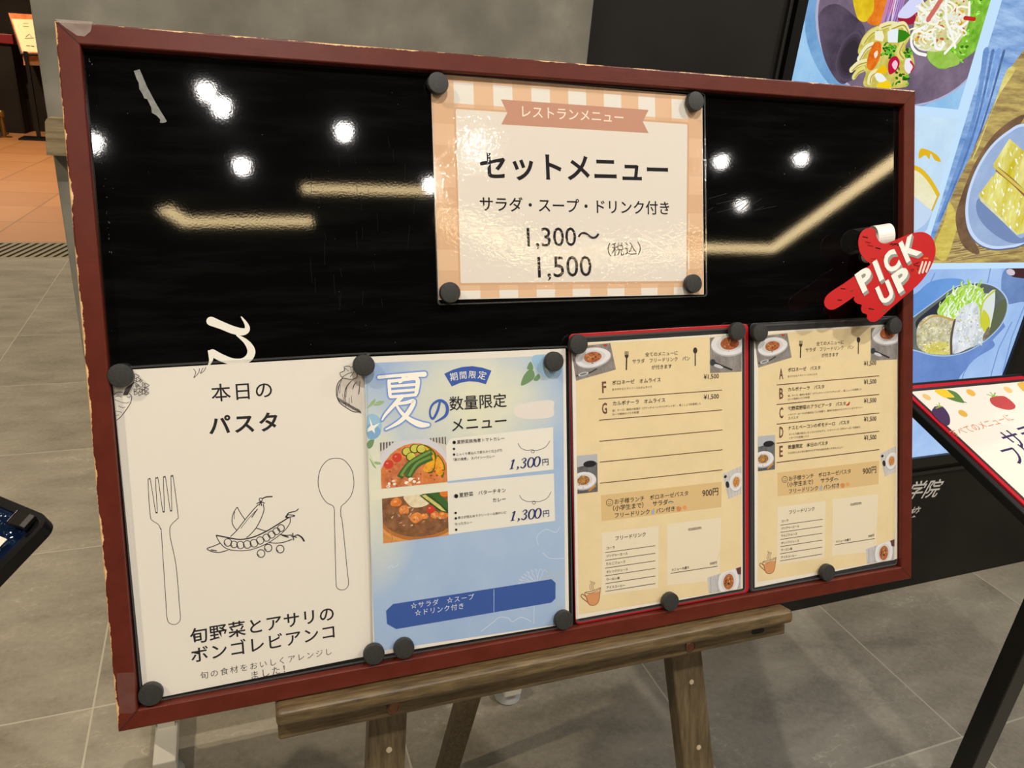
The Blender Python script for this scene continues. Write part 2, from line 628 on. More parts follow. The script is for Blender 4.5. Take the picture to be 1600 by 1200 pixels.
class Print:
    """flat ink on a sheet: each call lays its shape a hair above the last. Coordinates are photo pixels sent through `to`."""
    STEP = 0.000005

    def __init__(s, frame, z0, to=None, emit=False):
        s.fr, s.z, s.emit = frame, z0, emit
        s.hold = False
        s.to = to or (lambda p: frame.px(p, z0))
        s.b = MB()
        s.mats, s.idx = [], {}

    def mi(s, c):
        if c not in s.idx:
            s.idx[c] = len(s.mats)
            s.mats.append(ink(c, s.emit))
        return s.idx[c]

    def up(s):
        if not s.hold:
            s.z += s.STEP
        return s.z

    def poly_local(s, pts, c):
        if len(pts) < 3:
            return
        z = s.up()
        n = len(pts)
        a = sum(pts[i][0] * pts[(i + 1) % n][1] - pts[(i + 1) % n][0] * pts[i][1] for i in range(n))
        if a < 0:
            pts = pts[::-1]
        s.b.add([(x, y, z) for x, y in pts], [tuple(range(n))], s.mi(c))

    def poly(s, pts, c):
        s.poly_local([s.to(p) for p in pts], c)

    def blob(s, pts, c, n=6):
        s.poly(smooth_path(pts, n, True), c)

    def ell(s, cx, cy, rx, ry, c, rot=0.0, n=36):
        ca, sa = math.cos(math.radians(rot)), math.sin(math.radians(rot))
        s.poly([(cx + rx * math.cos(a) * ca - ry * math.sin(a) * sa, cy + rx * math.cos(a) * sa + ry * math.sin(a) * ca)
                for a in (2 * math.pi * k / n for k in range(n))], c)

    def scale(s, p):
        a, b = np.array(s.to(p)), np.array(s.to((p[0] + 1, p[1] + 1)))
        return np.linalg.norm(b - a) / math.sqrt(2)

    def stroke(s, pts, w, c, smooth=True, closed=False, cap=True, n=6):
        """w: width in photo pixels, one number or one per point"""
        k = len(pts)
        ws = list(w) if hasattr(w, '__len__') else [w] * k
        P = [(p[0], p[1], q) for p, q in zip(pts, ws)]
        if smooth:
            P = smooth_path(P, n, closed)
        sc = s.scale(pts[0])
        L = [np.array(s.to((p[0], p[1]))) for p in P]
        H = [max(p[2], 0.05) * sc / 2 for p in P]
        if closed:
            L.append(L[0])
            H.append(H[0])
        z = s.up()
        m = len(L)
        vs = []
        for i in range(m):
            if closed:
                d = L[(i + 1) % (m - 1)] - L[(i - 1) % (m - 1)]
            else:
                d = L[min(i + 1, m - 1)] - L[max(i - 1, 0)]
            d = d / (np.linalg.norm(d) + 1e-12)
            nn = np.array([-d[1], d[0]]) * H[i]
            vs += [(*(L[i] - nn), z), (*(L[i] + nn), z)]
        s.b.add(vs, [(2 * i, 2 * i + 2, 2 * i + 3, 2 * i + 1) for i in range(m - 1)], s.mi(c))
        if cap and not closed:
            for i in (0, m - 1):
                if H[i] > 0.4 * sc:
                    r = H[i]
                    z2 = s.z + 0.000002
                    s.b.add([(L[i][0] + r * math.cos(2 * math.pi * j / 12), L[i][1] + r * math.sin(2 * math.pi * j / 12), z2) for j in range(12)], [tuple(range(12))], s.mi(c))

    def text(s, body, a, b, c, bold=0.0, h=None, space=1.0, shear=0.0, res=3, dx=(0, 0)):
        """a, b: the ink's lower left and lower right corner; h: ink height in pixels (default: natural)"""
        v, f = glyphs(body, bold, space, shear, res)
        A = np.array(s.to((a[0] + dx[0], a[1] + dx[1])))
        B = np.array(s.to((b[0] + dx[0], b[1] + dx[1])))
        d = B - A
        Lw = np.linalg.norm(d)
        d = d / Lw
        e = np.array([-d[1], d[0]])
        lo, hi = v.min(0), v.max(0)
        sx = Lw / (hi[0] - lo[0])
        sy = sx if h is None else h * s.scale(a) / (hi[1] - lo[1])
        z = s.up()
        s.b.add([(*(A + d * ((q[0] - lo[0]) * sx) + e * ((q[1] - lo[1]) * sy)), z) for q in v], f, s.mi(c))

    def photo(s, quad, bg, items):
        """a picture in the four-cornered area `quad` (top left, top right, bottom right, bottom left); items in 0..1, y down"""
        q = [np.array(p, float) for p in quad]
        uv = lambda p: tuple(q[0] * (1 - p[0]) * (1 - p[1]) + q[1] * p[0] * (1 - p[1]) + q[2] * p[0] * p[1] + q[3] * (1 - p[0]) * p[1])
        s.poly(quad, bg)
        asp = np.linalg.norm(q[1] - q[0]) / np.linalg.norm(q[3] - q[0])
        for it in items:
            k, c = it[0], it[1]
            if k == 'e':
                cx, cy, rx, ry = it[2:6]
                rot = math.radians(it[6]) if len(it) > 6 else 0
                pts = [(cx + (rx * math.cos(a) * math.cos(rot) - ry * math.sin(a) * math.sin(rot)), cy + (rx * math.cos(a) * math.sin(rot) + ry * math.sin(a) * math.cos(rot)) * asp)
                       for a in (2 * math.pi * j / 28 for j in range(28))]
            elif k == 'p':
                pts = it[2]
            elif k == 'b':
                pts = [tuple(p) for p in smooth_path(it[2], 6, True)]
            elif k == 's':
                P = [np.array((x, y / asp)) for x, y in it[2]]
                P = smooth_path(P, 5)
                w = it[3] / 2
                l, r = [], []
                for i in range(len(P)):
                    d = P[min(i + 1, len(P) - 1)] - P[max(i - 1, 0)]
                    d = d / (np.linalg.norm(d) + 1e-9)
                    nn = np.array([-d[1], d[0]]) * w
                    l.append(P[i] + nn)
                    r.append(P[i] - nn)
                pts = [(p[0], p[1] * asp) for p in l + r[::-1]]
            pts = clip_unit(pts)
            if len(pts) > 2:
                s.poly([uv(p) for p in pts], c)

    def build(s, name, parent, label=None):
        o = s.b.build(name, s.mats, parent)
        if label:
            o['label'] = label
        return o


# ================================================================== the setting
def plane_obj(name, pts, mat, kind='structure'):
    m = MB()
    m.add(pts, [tuple(range(len(pts)))])
    o = m.build(name, mat, frame=WORLD)
    tag(o, kind=kind)
    return o


FLOOR_END = 5.22
fl = MB().box(-7, 7, -6.0, FLOOR_END, -0.05, 0).build('floor', MAT['floor'], frame=WORLD)
tag(fl, kind='structure')
fo = MB().box(-7, 7, 5.66, 12.8, -0.05, 0).build('floor_terracotta', MAT['orange'], frame=WORLD)
tag(fo, kind='structure')
ce = MB().box(-7, 7, -6.0, 12.8, CEIL + 0.02, CEIL + 0.07).build('ceiling', MAT['ceiling'], frame=WORLD)
tag(ce, kind='structure')
wb = MB().box(-7, 7, 12.6, 12.8, 0, CEIL + 0.02).build('wall_back', MAT['darkwall'], frame=WORLD)
tag(wb, kind='structure')

# drain grating across the floor between the two floorings
gr = thing('floor_grating', 'long slotted grey floor grating between stone and terracotta floor tiles', 'grating', Frame((0, FLOOR_END, 0), (1, 0, 0), (0, 1, 0)))
MB().box(-7, 7, 0.0, 0.44, -0.05, -0.02).build('tray', plain('grating_dark_gap', (98, 90, 72), 0.7), gr)
g = MB()
for k in range(110):
    x0 = -3.2 + k * 0.05
    g.hexa([(x0, 0.03, -0.02), (x0 + 0.028, 0.03, -0.02), (x0 + 0.128, 0.41, -0.02), (x0 + 0.1, 0.41, -0.02)],
           [(x0, 0.03, 0.0), (x0 + 0.028, 0.03, 0.0), (x0 + 0.128, 0.41, 0.0), (x0 + 0.1, 0.41, 0.0)])
g.box(-7, 7, 0, 0.03, -0.02, 0.0).box(-7, 7, 0.41, 0.44, -0.02, 0.0)
g.build('slats', plain('grating_metal', (128, 118, 96), 0.45), gr)

# ceiling fittings
DISC = emission('downlight_lens', (1.0, 0.95, 0.88), 60.0)
RING = plain('downlight_ring', (30, 30, 30), 0.4)
WARM = [(1.0, 0.95, 0.88), (1.0, 0.86, 0.64), (1.0, 0.82, 0.58)]
ring_me = lens_me = None
for i, (x, y, pw, warm) in enumerate(LAMPS):
    t = thing('ceiling_downlight', 'round recessed ceiling downlight, mirrored as a white spot in the glossy black board' if i < 10 else
              'round recessed downlight in the dark ceiling above the stone floor' if i < 16 else 'round warm downlight in the ceiling above the terracotta floor',
              'ceiling light', Frame((x, y, CEIL), (1, 0, 0), (0, 1, 0)), 'mirrored ceiling downlights' if i < 10 else 'downlights over the stone floor' if i < 16 else 'downlights over the terracotta floor')
    if ring_me is None:
        r = MB().lathe([(0.042, 0.02), (0.042, -0.012), (0.058, -0.012), (0.064, 0.0), (0.064, 0.02)], 28).build('trim_ring', RING, t, smooth=True)
        d = MB().lathe([(0.041, 0.012), (0.041, 0.004)], 28).build('lens', DISC, t)
        ring_me, lens_me = r.data, d.data
    else:
        for nm, me in (('trim_ring', ring_me), ('lens', lens_me)):
            o = bpy.data.objects.new(nm, me)
            COL.objects.link(o)
            o.parent = t
    L = bpy.data.lights.new('downlight_beam', 'SPOT')
    L.energy = pw
    L.color = WARM[warm]
    L.spot_size = math.radians(150)
    L.spot_blend = 0.8
    L.shadow_soft_size = 0.03
    lo = bpy.data.objects.new('downlight_beam', L)
    lo.location = (x, y, CEIL - 0.03)
    COL.objects.link(lo)

GOLD = emission('warm_strip_diffuser', (1.0, 0.76, 0.40), 16.0)


def strip(label, pts, w):
    t = thing('ceiling_strip_light', label, 'ceiling light', Frame((pts[0][0], pts[0][1], CEIL), (1, 0, 0), (0, 1, 0)))
    b, h = MB(), MB()
    P = [np.array(p) - np.array(pts[0]) for p in pts]
    for a, c in zip(P[:-1], P[1:]):
        d = (c - a) / np.linalg.norm(c - a)
        n = np.array([-d[1], d[0]]) * w / 2
        q = [a - n, c - n + d * w * 0.4, c + n + d * w * 0.4, a + n]
        b.hexa([(*p, -0.012) for p in q], [(*p, 0.0) for p in q])
        n2 = n * 1.35
        q = [a - n2, c - n2 + d * w * 0.4, c + n2 + d * w * 0.4, a + n2]
        h.hexa([(*p, 0.0) for p in q], [(*p, 0.02) for p in q])
    b.build('diffuser', GOLD, t)
    h.build('channel', RING, t)


strip('golden ceiling strip with a bent end, mirrored at the left of the board', [(-0.54, -2.60), (-0.457, -2.75), (0.201, -2.74)], 0.075)
strip('short straight golden ceiling strip, mirrored left of the checked set menu sheet', [(0.173, -2.36), (0.855, -2.36)], 0.06)
strip('long golden ceiling strip with a corner, mirrored at the right of the board', [(1.0, -2.68), (1.85, -3.26), (3.05, -3.14), (3.69, -3.16), (3.69, -1.6)], 0.11)

# ================================================================== grey partition and digital signage kiosk behind the board
PY = 1.19
pt = thing('partition_panel', 'grey concrete-look partition panel on white feet standing behind the black menu board', 'partition', Frame((0.1805, PY, 0), (1, 0, 0), (0, 1, 0)))
MB().box(-0.3915, 0.3915, 0.0, 0.045, 0.1, 2.3).build('panel', MAT['concrete'], pt, bevel=0.002)
for fx in (-0.348, 0.348):
    MB().box(fx - 0.02, fx + 0.02, -0.075, 0.3, 0.028, 0.0618).build('foot', MAT['white'], pt, bevel=0.003)['label'] = 'white steel foot bar'
    MB().box(fx - 0.015, fx + 0.015, 0.008, 0.037, 0.0619, 0.0999).build('upright', MAT['white'], pt)['label'] = 'white steel upright'
    for gy in (-0.045, 0.27):
        MB().lathe([(0.028, 0.0), (0.03, 0.004), (0.024, 0.012), (0.012, 0.02), (0.008, 0.0279)], 24, (fx, gy, 0)).build('glide', MAT['glide'], pt, smooth=True)['label'] = 'grey plastic glide'
eb = MB().prism([(-0.3935, 1.139), (-0.34, 1.139), (-0.34, 1.186), (-0.386, 1.186), (-0.3895, 1.181)], -0.03, 0.0).build('edge_block', MAT['oak'], pt)
eb.rotation_euler = (math.radians(90), 0, 0)
eb['label'] = 'weathered pale wooden block on the left edge'
eb.location = (0, -0.0312, 0)

KY = 1.21
K = Frame((0.573, KY, 0), (1, 0, 0), (0, 0, 1))            # local x right, y up, z toward the viewer
kp = lambda p: K.px(p)
kiosk = thing('digital_signage', 'tall black digital signage kiosk showing food photos, to the right of grey partition', 'signage', K)
SX0, SX1, SZ0, SZ1 = 0.4235, 1.3040, 0.452, 2.05
MB().box(0.0, 1.75, 0.0, 2.3, -0.25, 0.0).build('cabinet', MAT['darkpanel'], kiosk, bevel=0.002)
bz = MB()
for a in ((SX0 - 0.022, SX0, SZ0 - 0.03, SZ1 + 0.02), (SX1, SX1 + 0.022, SZ0 - 0.03, SZ1 + 0.02), (SX0, SX1, SZ0 - 0.03, SZ0), (SX0, SX1, SZ1, SZ1 + 0.02)):
    bz.box(*a, 0.0002, 0.012)
bz.build('bezel', plain('black_bezel', (9, 9, 9), 0.3), kiosk, bevel=0.001)
MB().box(SX0 - 0.034, SX1 + 0.034, SZ0 - 0.058, SZ0 - 0.0485, 0.0002, 0.006).box(SX0 - 0.034, SX0 - 0.028, SZ0 - 0.0485, SZ1 + 0.03, 0.0002, 0.006).build('reveal_strip', plain('dark_grey_reveal', (26, 25, 24), 0.4), kiosk)
MB().box(SX0, SX1, SZ0, SZ1, 0.0002, 0.002).build('display', plain('display_glass', (4, 4, 5), 0.2), kiosk)


def draw_screen():
    S = Print(K, 0.0024, emit=True)
    S.STEP = 0.000003
    W_ = (196, 226, 252)
    R = random.Random(3)
    # page background of the slide: the pale grid between the photos
    S.poly_local([(SX0, SZ0), (SX1, SZ0), (SX1, SZ1), (SX0, SZ1)], W_)
    z1 = Z(1240, 0, 5)
    # ---- salad plate, upper left photo
    loc = lambda p: K.px(p, 0.0024)
    xr, zb = loc((1548, 0))[0], loc((1420, 164))[1]
    q = [(SX0, SZ1 - 0.35), (xr, SZ1 - 0.35), (xr, zb), (SX0, zb)]
    S.poly_local(q, ('n', (140, 190, 232), (168, 208, 240), 9))
    E_ = lambda cx, cy, rx, ry, c, rot=0: S.ell(cx, cy, rx, ry, c, rot, 48)
    # everything from here stays inside the photo: clip in local metres
    base_poly = S.poly_local

    def clipper(x0, x1, y0, y1):
        def f(pts, c):
            u = [((p[0] - x0) / (x1 - x0), (p[1] - y0) / (y1 - y0)) for p in pts]
            u = clip_unit(u)
            base_poly([(x0 + p[0] * (x1 - x0), y0 + p[1] * (y1 - y0)) for p in u], c)
        return f
    S.poly_local = clipper(SX0, xr, zb, SZ1 - 0.35)
    E_(1393, 30, 136, 146, ('n', (104, 152, 200), (132, 178, 220), 14))
    E_(1413, 26, 139, 141, (178, 176, 204))
    E_(1414, 26, 136, 138, ('n', (92, 76, 96), (136, 118, 138), 7))
    S.blob(z1((200, 120), (330, 30), (480, 130), (560, 240), (500, 420), (420, 640), (330, 620), (230, 420)), ('n', (66, 56, 72), (100, 86, 106), 12))
    S.blob(z1((400, 330), (520, 240), (560, 430), (480, 600), (380, 640), (340, 500)), ('n', (50, 42, 52), (76, 64, 80), 10))
    for k, c in enumerate(((84, 72, 90), (70, 60, 76), (60, 50, 64), (50, 42, 52))):
        g = 1.15 - 0.14 * k
        S.blob([z1(440 + (x - 440) * g, 440 + (y - 440) * g) for x, y in ((400, 330), (500, 270), (550, 430), (480, 580), (390, 610), (340, 500))], c)
    # shadow-dark side of the vegetables is part of the photograph shown
    S.blob(z1((470, -60), (640, -60), (650, 60), (590, 150), (540, 170), (490, 120)), ('n', (206, 172, 20), (238, 206, 40), 40))
    S.blob(z1((640, -60), (745, -60), (735, 90), (690, 180), (630, 200), (575, 165), (625, 80)), ('n', (214, 104, 20), (240, 140, 40), 40))
    S.blob(z1((740, 20), (790, -40), (790, 60), (750, 110)), (190, 60, 50))
    for k in range(9):
        x = 690 + k * 16
        S.stroke(z1((x + 60, -60), (x + 30, 60), (x + R.uniform(-10, 10), 190)), 2.2, R.choice([(206, 168, 226), (230, 214, 244), (178, 132, 206)]))
    S.blob(z1((815, 130), (850, 60), (960, -40), (1010, 40), (960, 130), (880, 150)), (214, 216, 248))
    S.blob(z1((815, 140), (900, 140), (1000, 70), (1010, 130), (920, 190), (840, 175)), (160, 26, 56))
    # lettuce
    S.blob(z1((1040, 420), (1100, 330), (1250, 240), (1350, 60), (1380, -80), (1540, -80), (1500, 200), (1440, 370), (1300, 480), (1170, 540), (1080, 500)), ('n', (96, 160, 30), (150, 206, 70), 46))
    for k in range(150):
        a = R.random()
        x, y = 1330 + R.uniform(-150, 170), R.uniform(-40, 480)
        if x > 1500 - y * 0.35 or x < 1120 + max(0, 300 - y) * 0.55:
            continue
        S.ell(*z1(x, y), R.uniform(1.2, 4.5), R.uniform(1, 2.6), R.choice([(120, 214, 30), (84, 168, 20), (170, 230, 90), (206, 240, 160), (60, 120, 20)]), R.uniform(0, 180), 8)
    S.blob(z1((1045, 400), (1130, 380), (1260, 420), (1290, 500), (1160, 530), (1070, 490)), ('n', (140, 184, 60), (170, 206, 96), 40))
    # noodle salad, right heap
    S.blob(z1((930, 250), (990, 60), (1150, -60), (1340, -30), (1370, 150), (1290, 330), (1150, 400), (1010, 390), (940, 330)), ('n', (196, 190, 120), (232, 228, 176), 60))
    for k in range(60):
        x, y = R.uniform(960, 1330), R.uniform(-20, 350)
        a = R.uniform(0, 6.3)
        S.ell(*z1(x, y), R.uniform(2, 5), R.uniform(1.5, 3), R.choice([(228, 180, 40), (214, 150, 30), (150, 176, 60), (240, 236, 200), (200, 90, 60)]), R.uniform(0, 180), 9)
    for k in range(70):
        x, y = R.uniform(960, 1340), R.uniform(-30, 350)
        a, r = R.uniform(0, 6.3), R.uniform(40, 110)
        pts = [(x + r * 0.5 * math.cos(a + t * 1.3) * (1 + t * .4), y + r * 0.5 * math.sin(a + t * 1.3)) for t in (0, 0.6, 1.2, 1.8)]
        S.stroke(z1(pts), R.uniform(1.6, 2.6), R.choice([(244, 244, 236), (232, 234, 220), (250, 248, 226)]), n=4)
    for pts in ([(1020, 210), (930, 260), (920, 350), (960, 410), (1030, 430)], [(1190, -40), (1190, 150), (1230, 260), (1260, 370)], [(1370, 20), (1360, 160), (1290, 220)], [(1100, 300), (1110, 370), (1150, 380), (1165, 330)], [(1300, 270), (1240, 350), (1180, 415)]):
        S.stroke(z1(pts), 3.6, (248, 248, 240))
    S.stroke(z1((1050, 150), (1110, 60), (1160, -20)), 7, (206, 110, 96))
    S.stroke(z1((1335, 140), (1410, 150)), 4.5, (196, 40, 36))
    # pasta salad, front heap
    S.blob(z1((500, 400), (540, 290), (620, 215), (760, 185), (880, 200), (910, 280), (870, 370), (925, 420), (940, 530), (880, 600), (870, 680), (560, 680), (560, 560), (450, 540), (520, 460)), ('n', (190, 176, 60), (222, 212, 120), 70))
    for pts in ([(470, 600), (500, 560), (540, 540)], [(450, 545), (500, 500), (560, 480)], [(510, 460), (560, 380), (610, 350)], [(545, 330), (590, 270), (650, 230)], [(680, 210), (740, 190), (800, 195)], [(760, 220), (850, 190), (890, 250)], [(590, 640), (600, 590), (640, 560)], [(660, 600), (720, 650), (740, 700)], [(850, 330), (820, 400), (850, 450)]):
        S.stroke(z1(pts), 7.0, R.choice([(236, 230, 170), (226, 218, 130), (240, 236, 200)]))
        S.stroke(z1([(x + 6, y + 8) for x, y in pts]), 1.6, (176, 150, 40))
    for k in range(70):
        x, y = R.gauss(745, 30), R.gauss(385, 30)
        if k > 34:
            x, y = R.gauss(845, 28), R.gauss(600, 35)
        if k > 55:
            x, y = R.gauss(890, 16), R.gauss(410, 26)
        S.ell(*z1(x, y), R.uniform(1.5, 4), R.uniform(1.2, 3), R.choice([(40, 120, 10), (66, 160, 24), (24, 84, 8), (110, 190, 50)]), R.uniform(0, 180), 7)
    S.poly(z1((815, 230), (870, 240), (910, 275), (860, 320), (810, 335)), (50, 130, 16))
    S.poly(z1((730, 250), (770, 228), (815, 226), (808, 332), (735, 332)), (232, 240, 246))
    S.poly(z1((632, 245), (690, 240), (705, 290), (690, 325), (632, 310)), (240, 238, 206))
    S.blob(z1((570, 480), (600, 380), (640, 325), (680, 345), (670, 450), (620, 540), (580, 540)), ('n', (206, 84, 10), (240, 130, 30), 60))
    S.blob(z1((625, 420), (650, 395), (655, 425), (635, 455)), (250, 226, 206))
    S.blob(z1((735, 500), (760, 450), (800, 440), (825, 490), (800, 550), (745, 580)), (190, 14, 60))
    S.blob(z1((765, 505), (790, 470), (810, 500), (790, 545)), (246, 200, 216))
    S.blob(z1((640, 560), (700, 505), (725, 560), (670, 580)), (240, 190, 10))
    S.blob(z1((870, 470), (910, 455), (925, 520), (900, 575), (865, 540)), (240, 232, 240))
    S.stroke(z1((910, 480), (935, 520), (915, 560)), 2.4, (190, 40, 70))
    S.blob(z1((655, 660), (700, 615), (750, 650), (750, 690), (660, 690)), (244, 206, 20))
    S.blob(z1((630, 580), (680, 575), (720, 625), (660, 640)), (238, 240, 236))

    # ---- cheese tart, middle left photo
    zt = loc((1440, 181))[1]
    xr2 = loc((1500, 185))[0]
    zb2 = loc((1440, 408))[1] + 0.004
    S.poly_local = base_poly
    S.poly_local([(SX0, zt), (xr2, zt), (xr2, zb2), (SX0, zb2)], ('n', (186, 216, 240), (206, 230, 248), 6))
    S.poly_local = clipper(SX0, xr2, zb2, zt)
    z6 = Z(1400, 120, 4)
    S.ell(*z6(70, 800), 45, 52, (168, 196, 230), 0, 40)
    S.ell(*z6(60, 780), 43, 48, (196, 216, 240), 0, 40)
    S.blob(z6((60, 560), (130, 575), (200, 640), (262, 735), (225, 830), (130, 760), (60, 700)), ('n', (232, 226, 180), (240, 236, 206), 30))
    S.stroke(z6((90, 560), (150, 585), (210, 650), (262, 738)), 5, (226, 186, 40))
    S.stroke(z6((225, 830), (262, 740)), 3, (206, 180, 70))
    S.blob(z6((140, 510), (150, 450), (205, 460), (255, 490), (278, 530), (240, 520), (215, 480), (205, 515), (180, 490)), (226, 180, 30))

    # ---- sponge cake on a plate, large right photo
    S.poly_local = base_poly
    xl3 = loc((1566, 0))[0] - 0.002
    zb3 = loc((1460, 411))[1]
    S.poly_local([(xl3, SZ1 - 0.35), (SX1, SZ1 - 0.35), (SX1, zb3), (xl3, zb3)], ('d', (92, 134, 196), (168, 200, 238), 7, 62, 5))
    S.poly_local = clipper(xl3, SX1, zb3, SZ1 - 0.35)
    # folds of the blue cloth
    for off, w, c in ((0, 9, (96, 134, 190)), (26, 5, (76, 110, 166)), (48, 7, (108, 148, 206)), (70, 4, (64, 92, 140))):
        S.stroke(z6((560 + off * 1.6, -160), (500 + off, 200), (392 + off * 0.8, 560), (262 + off * 0.4, 900)), [w, w * 0.7, w, w * 0.5], ('d', c, tuple(min(255, q + 26) for q in c), 12, 62, 4))
    S.poly(z6((820, -200), (700, -40), (560, 280), (470, 480), (380, 660), (290, 880), (215, 1060), (200, 1200), (900, 1200), (900, -200)), ('d', (134, 106, 74), (206, 184, 104), 10, 55, 7))
    for k in range(0):
        y = R.uniform(-100, 1150)
        x0 = 640 - (y + 0) * 0.37 + R.uniform(10, 60)
        S.stroke(z6((x0 + R.uniform(0, 120), y), (x0 + R.uniform(-20, 60) - 40, y + R.uniform(60, 120))), R.uniform(1.0, 3.4), R.choice([(206, 180, 70), (222, 200, 80), (170, 140, 90), (140, 110, 80), (196, 176, 120)]), smooth=False)
    for k in range(26):
        y = R.uniform(1010, 1150)
        S.stroke(z6((R.uniform(240, 420), y + 20), (R.uniform(500, 900), y - 30)), 1.0, R.choice([(134, 106, 76), (200, 180, 116), (164, 138, 96)]), smooth=False)
    S.blob(z6((690, -40), (600, 200), (520, 420), (470, 520), (560, 300), (640, 120), (740, -40)), ('d', (200, 180, 90), (232, 222, 140), 14, 60, 5))
    S.blob(z6((330, 780), (300, 900), (230, 1080), (300, 1150), (350, 1040), (380, 900)), ('d', (196, 172, 70), (224, 206, 110), 14, 60, 5))
    S.blob(z6((800, 250), (640, 330), (500, 520), (400, 760), (370, 900), (420, 1060), (520, 1100), (450, 900), (560, 600)), ('n', (100, 76, 56), (134, 104, 76), 20))
    out = [(800, 292), (700, 335), (590, 430), (500, 570), (445, 720), (430, 850), (450, 960), (505, 1035), (590, 1072), (690, 1070), (800, 1040), (1000, 900), (1100, 600), (1000, 320)]
    S.blob(z6([(x, y + 10) for x, y in out]), (96, 104, 130))
    S.blob(z6(out), (200, 220, 250))
    inn = [(800 + (x - 800) * 0.95, 690 + (y - 690) * 0.955) for x, y in out]
    S.blob(z6(inn), ('n', (146, 168, 206), (168, 190, 224), 8))
    S.blob(z6((520, 760), (640, 880), (760, 1000), (800, 1000), (800, 1035), (690, 1030), (560, 940), (500, 840)), (118, 140, 184))
    S.poly(z6((515, 735), (525, 775), (755, 990), (800, 960), (800, 900), (640, 760), (600, 620)), ('n', (212, 206, 150), (232, 228, 190), 50))
    S.poly(z6((515, 735), (640, 575), (810, 745), (800, 975), (760, 985)), ('d', (204, 186, 20), (240, 236, 150), 30, -48, 0.35))
    for k in range(40):
        a, b = R.random(), R.random()
        x, y = 530 + a * 115 + b * 200, 735 - a * 150 + b * 225
        S.ell(*z6(x, y), R.uniform(1.5, 5), R.uniform(0.8, 1.6), R.choice([(246, 246, 214), (238, 240, 190), (222, 210, 50), (250, 250, 236)]), R.uniform(60, 110), 7)
    S.poly(z6((605, 545), (705, 385), (860, 520), (860, 780), (640, 590)), ('d', (202, 184, 26), (240, 236, 160), 30, -48, 0.35))
    for k in range(30):
        a, b = R.random(), R.random()
        x, y = 625 + a * 90 + b * 180, 535 - a * 130 + b * 190
        S.ell(*z6(x, y), R.uniform(1.5, 4.5), R.uniform(0.8, 1.5), R.choice([(246, 246, 214), (238, 240, 190), (222, 206, 40), (250, 250, 236)]), R.uniform(40, 100), 7)
    S.stroke(z6((630, 578), (720, 650), (810, 740)), 5, (150, 104, 60))
    S.stroke(z6((610, 556), (660, 600), (800, 720)), 3, (214, 196, 90))
    # ---- fried cutlet bowl, bottom photo
    S.poly_local = base_poly
    zt4 = loc((1500, 420))[1]
    S.poly_local([(SX0, zt4), (SX1, zt4), (SX1, SZ0), (SX0, SZ0)], ('n', (150, 184, 232), (176, 204, 244), 5))
    S.poly_local = clipper(SX0, SX1, SZ0, zt4)
    z2 = Z(1420, 410, 6)
    S.poly(z2((870, -40), (1400, -40), (1400, 340), (1080, 340), (940, 390), (870, 300)), (150, 186, 238))
    for pts in ([(760, 60), (720, 260)], [(1090, 380), (960, 700), (880, 1010), (840, 1400)], [(960, 560), (840, 800), (770, 1040), (700, 1500)], [(560, 950), (510, 1040), (440, 1300)], [(240, 100), (180, 220)]):
        S.stroke(z2(pts), 1.4, (112, 146, 204), smooth=False)
    S.poly(z2((1100, 420), (1400, 200), (1400, 1600), (840, 1600), (890, 1010)), (24, 26, 34))
    S.blob(z2((900, 60), (1080, 30), (1200, 80), (1200, 340), (1040, 370), (900, 380), (860, 220)), ('n', (96, 124, 176), (118, 148, 200), 9))
    S.blob(z2((940, 20), (1200, 10), (1200, 140), (1000, 140), (930, 100)), (70, 40, 42))
    S.ell(*z2(950, 90), 7, 5, (210, 200, 210), 20, 12)
    S.blob(z2((40, 300), (180, 190), (340, 150), (500, 160), (480, 240), (250, 380), (60, 540), (-300, 700), (-300, 450)), ('n', (92, 140, 206), (112, 160, 224), 7))
    bowl = [(60, 500), (250, 360), (440, 230), (640, 195), (800, 230), (900, 330), (912, 450), (850, 590), (720, 720), (560, 820), (400, 865), (240, 865), (100, 830), (-60, 780), (-160, 680)]
    S.blob(z2((-160, 650), (60, 800), (300, 860), (500, 830), (700, 700), (800, 780), (620, 900), (480, 1050), (300, 1300), (-100, 1300), (-300, 1000)), ('n', (92, 122, 182), (110, 142, 204), 6))
    S.poly(z2((700, 700), (880, 560), (900, 600), (560, 960), (480, 1060), (300, 1400), (-200, 1400), (-200, 800), (300, 850)), ('n', (96, 128, 190), (116, 150, 212), 6))
    S.blob(z2([(480 + (x - 480) * 1.03, 540 + (y - 540) * 1.03) for x, y in bowl]), (176, 200, 236))
    S.blob(z2(bowl), ('n', (84, 92, 88), (110, 118, 112), 14))
    S.blob(z2((60, 560), (200, 430), (380, 300), (430, 320), (300, 520), (120, 640)), (48, 50, 62))
    S.blob(z2((700, 650), (800, 440), (900, 340), (900, 470), (830, 600), (740, 690)), (96, 104, 76))
    # cabbage
    S.blob(z2((260, 460), (380, 300), (520, 210), (660, 230), (700, 300), (660, 450), (520, 560), (360, 540)), ('n', (150, 196, 50), (206, 232, 150), 70))
    for k in range(150):
        a = R.uniform(0, 6.3)
        r = R.uniform(0, 1) ** 0.6
        x, y = 480 + r * 215 * math.cos(a) + 20, 380 + r * 165 * math.sin(a) - (r * 215 * math.cos(a)) * 0.35
        t = R.uniform(-1, 1)
        S.stroke(z2((x, y), (x + 22 * t, y - 24), (x + 30 * t + 12, y - 44)), R.uniform(1.2, 2.4), R.choice([(226, 244, 206), (240, 250, 236), (176, 220, 60), (150, 206, 30), (206, 236, 150)]), n=3)
    # cutlets
    S.blob(z2((80, 590), (170, 500), (270, 490), (330, 530), (420, 530), (400, 690), (395, 850), (260, 860), (130, 830), (70, 760)), ('n', (160, 150, 104), (232, 228, 200), 40))
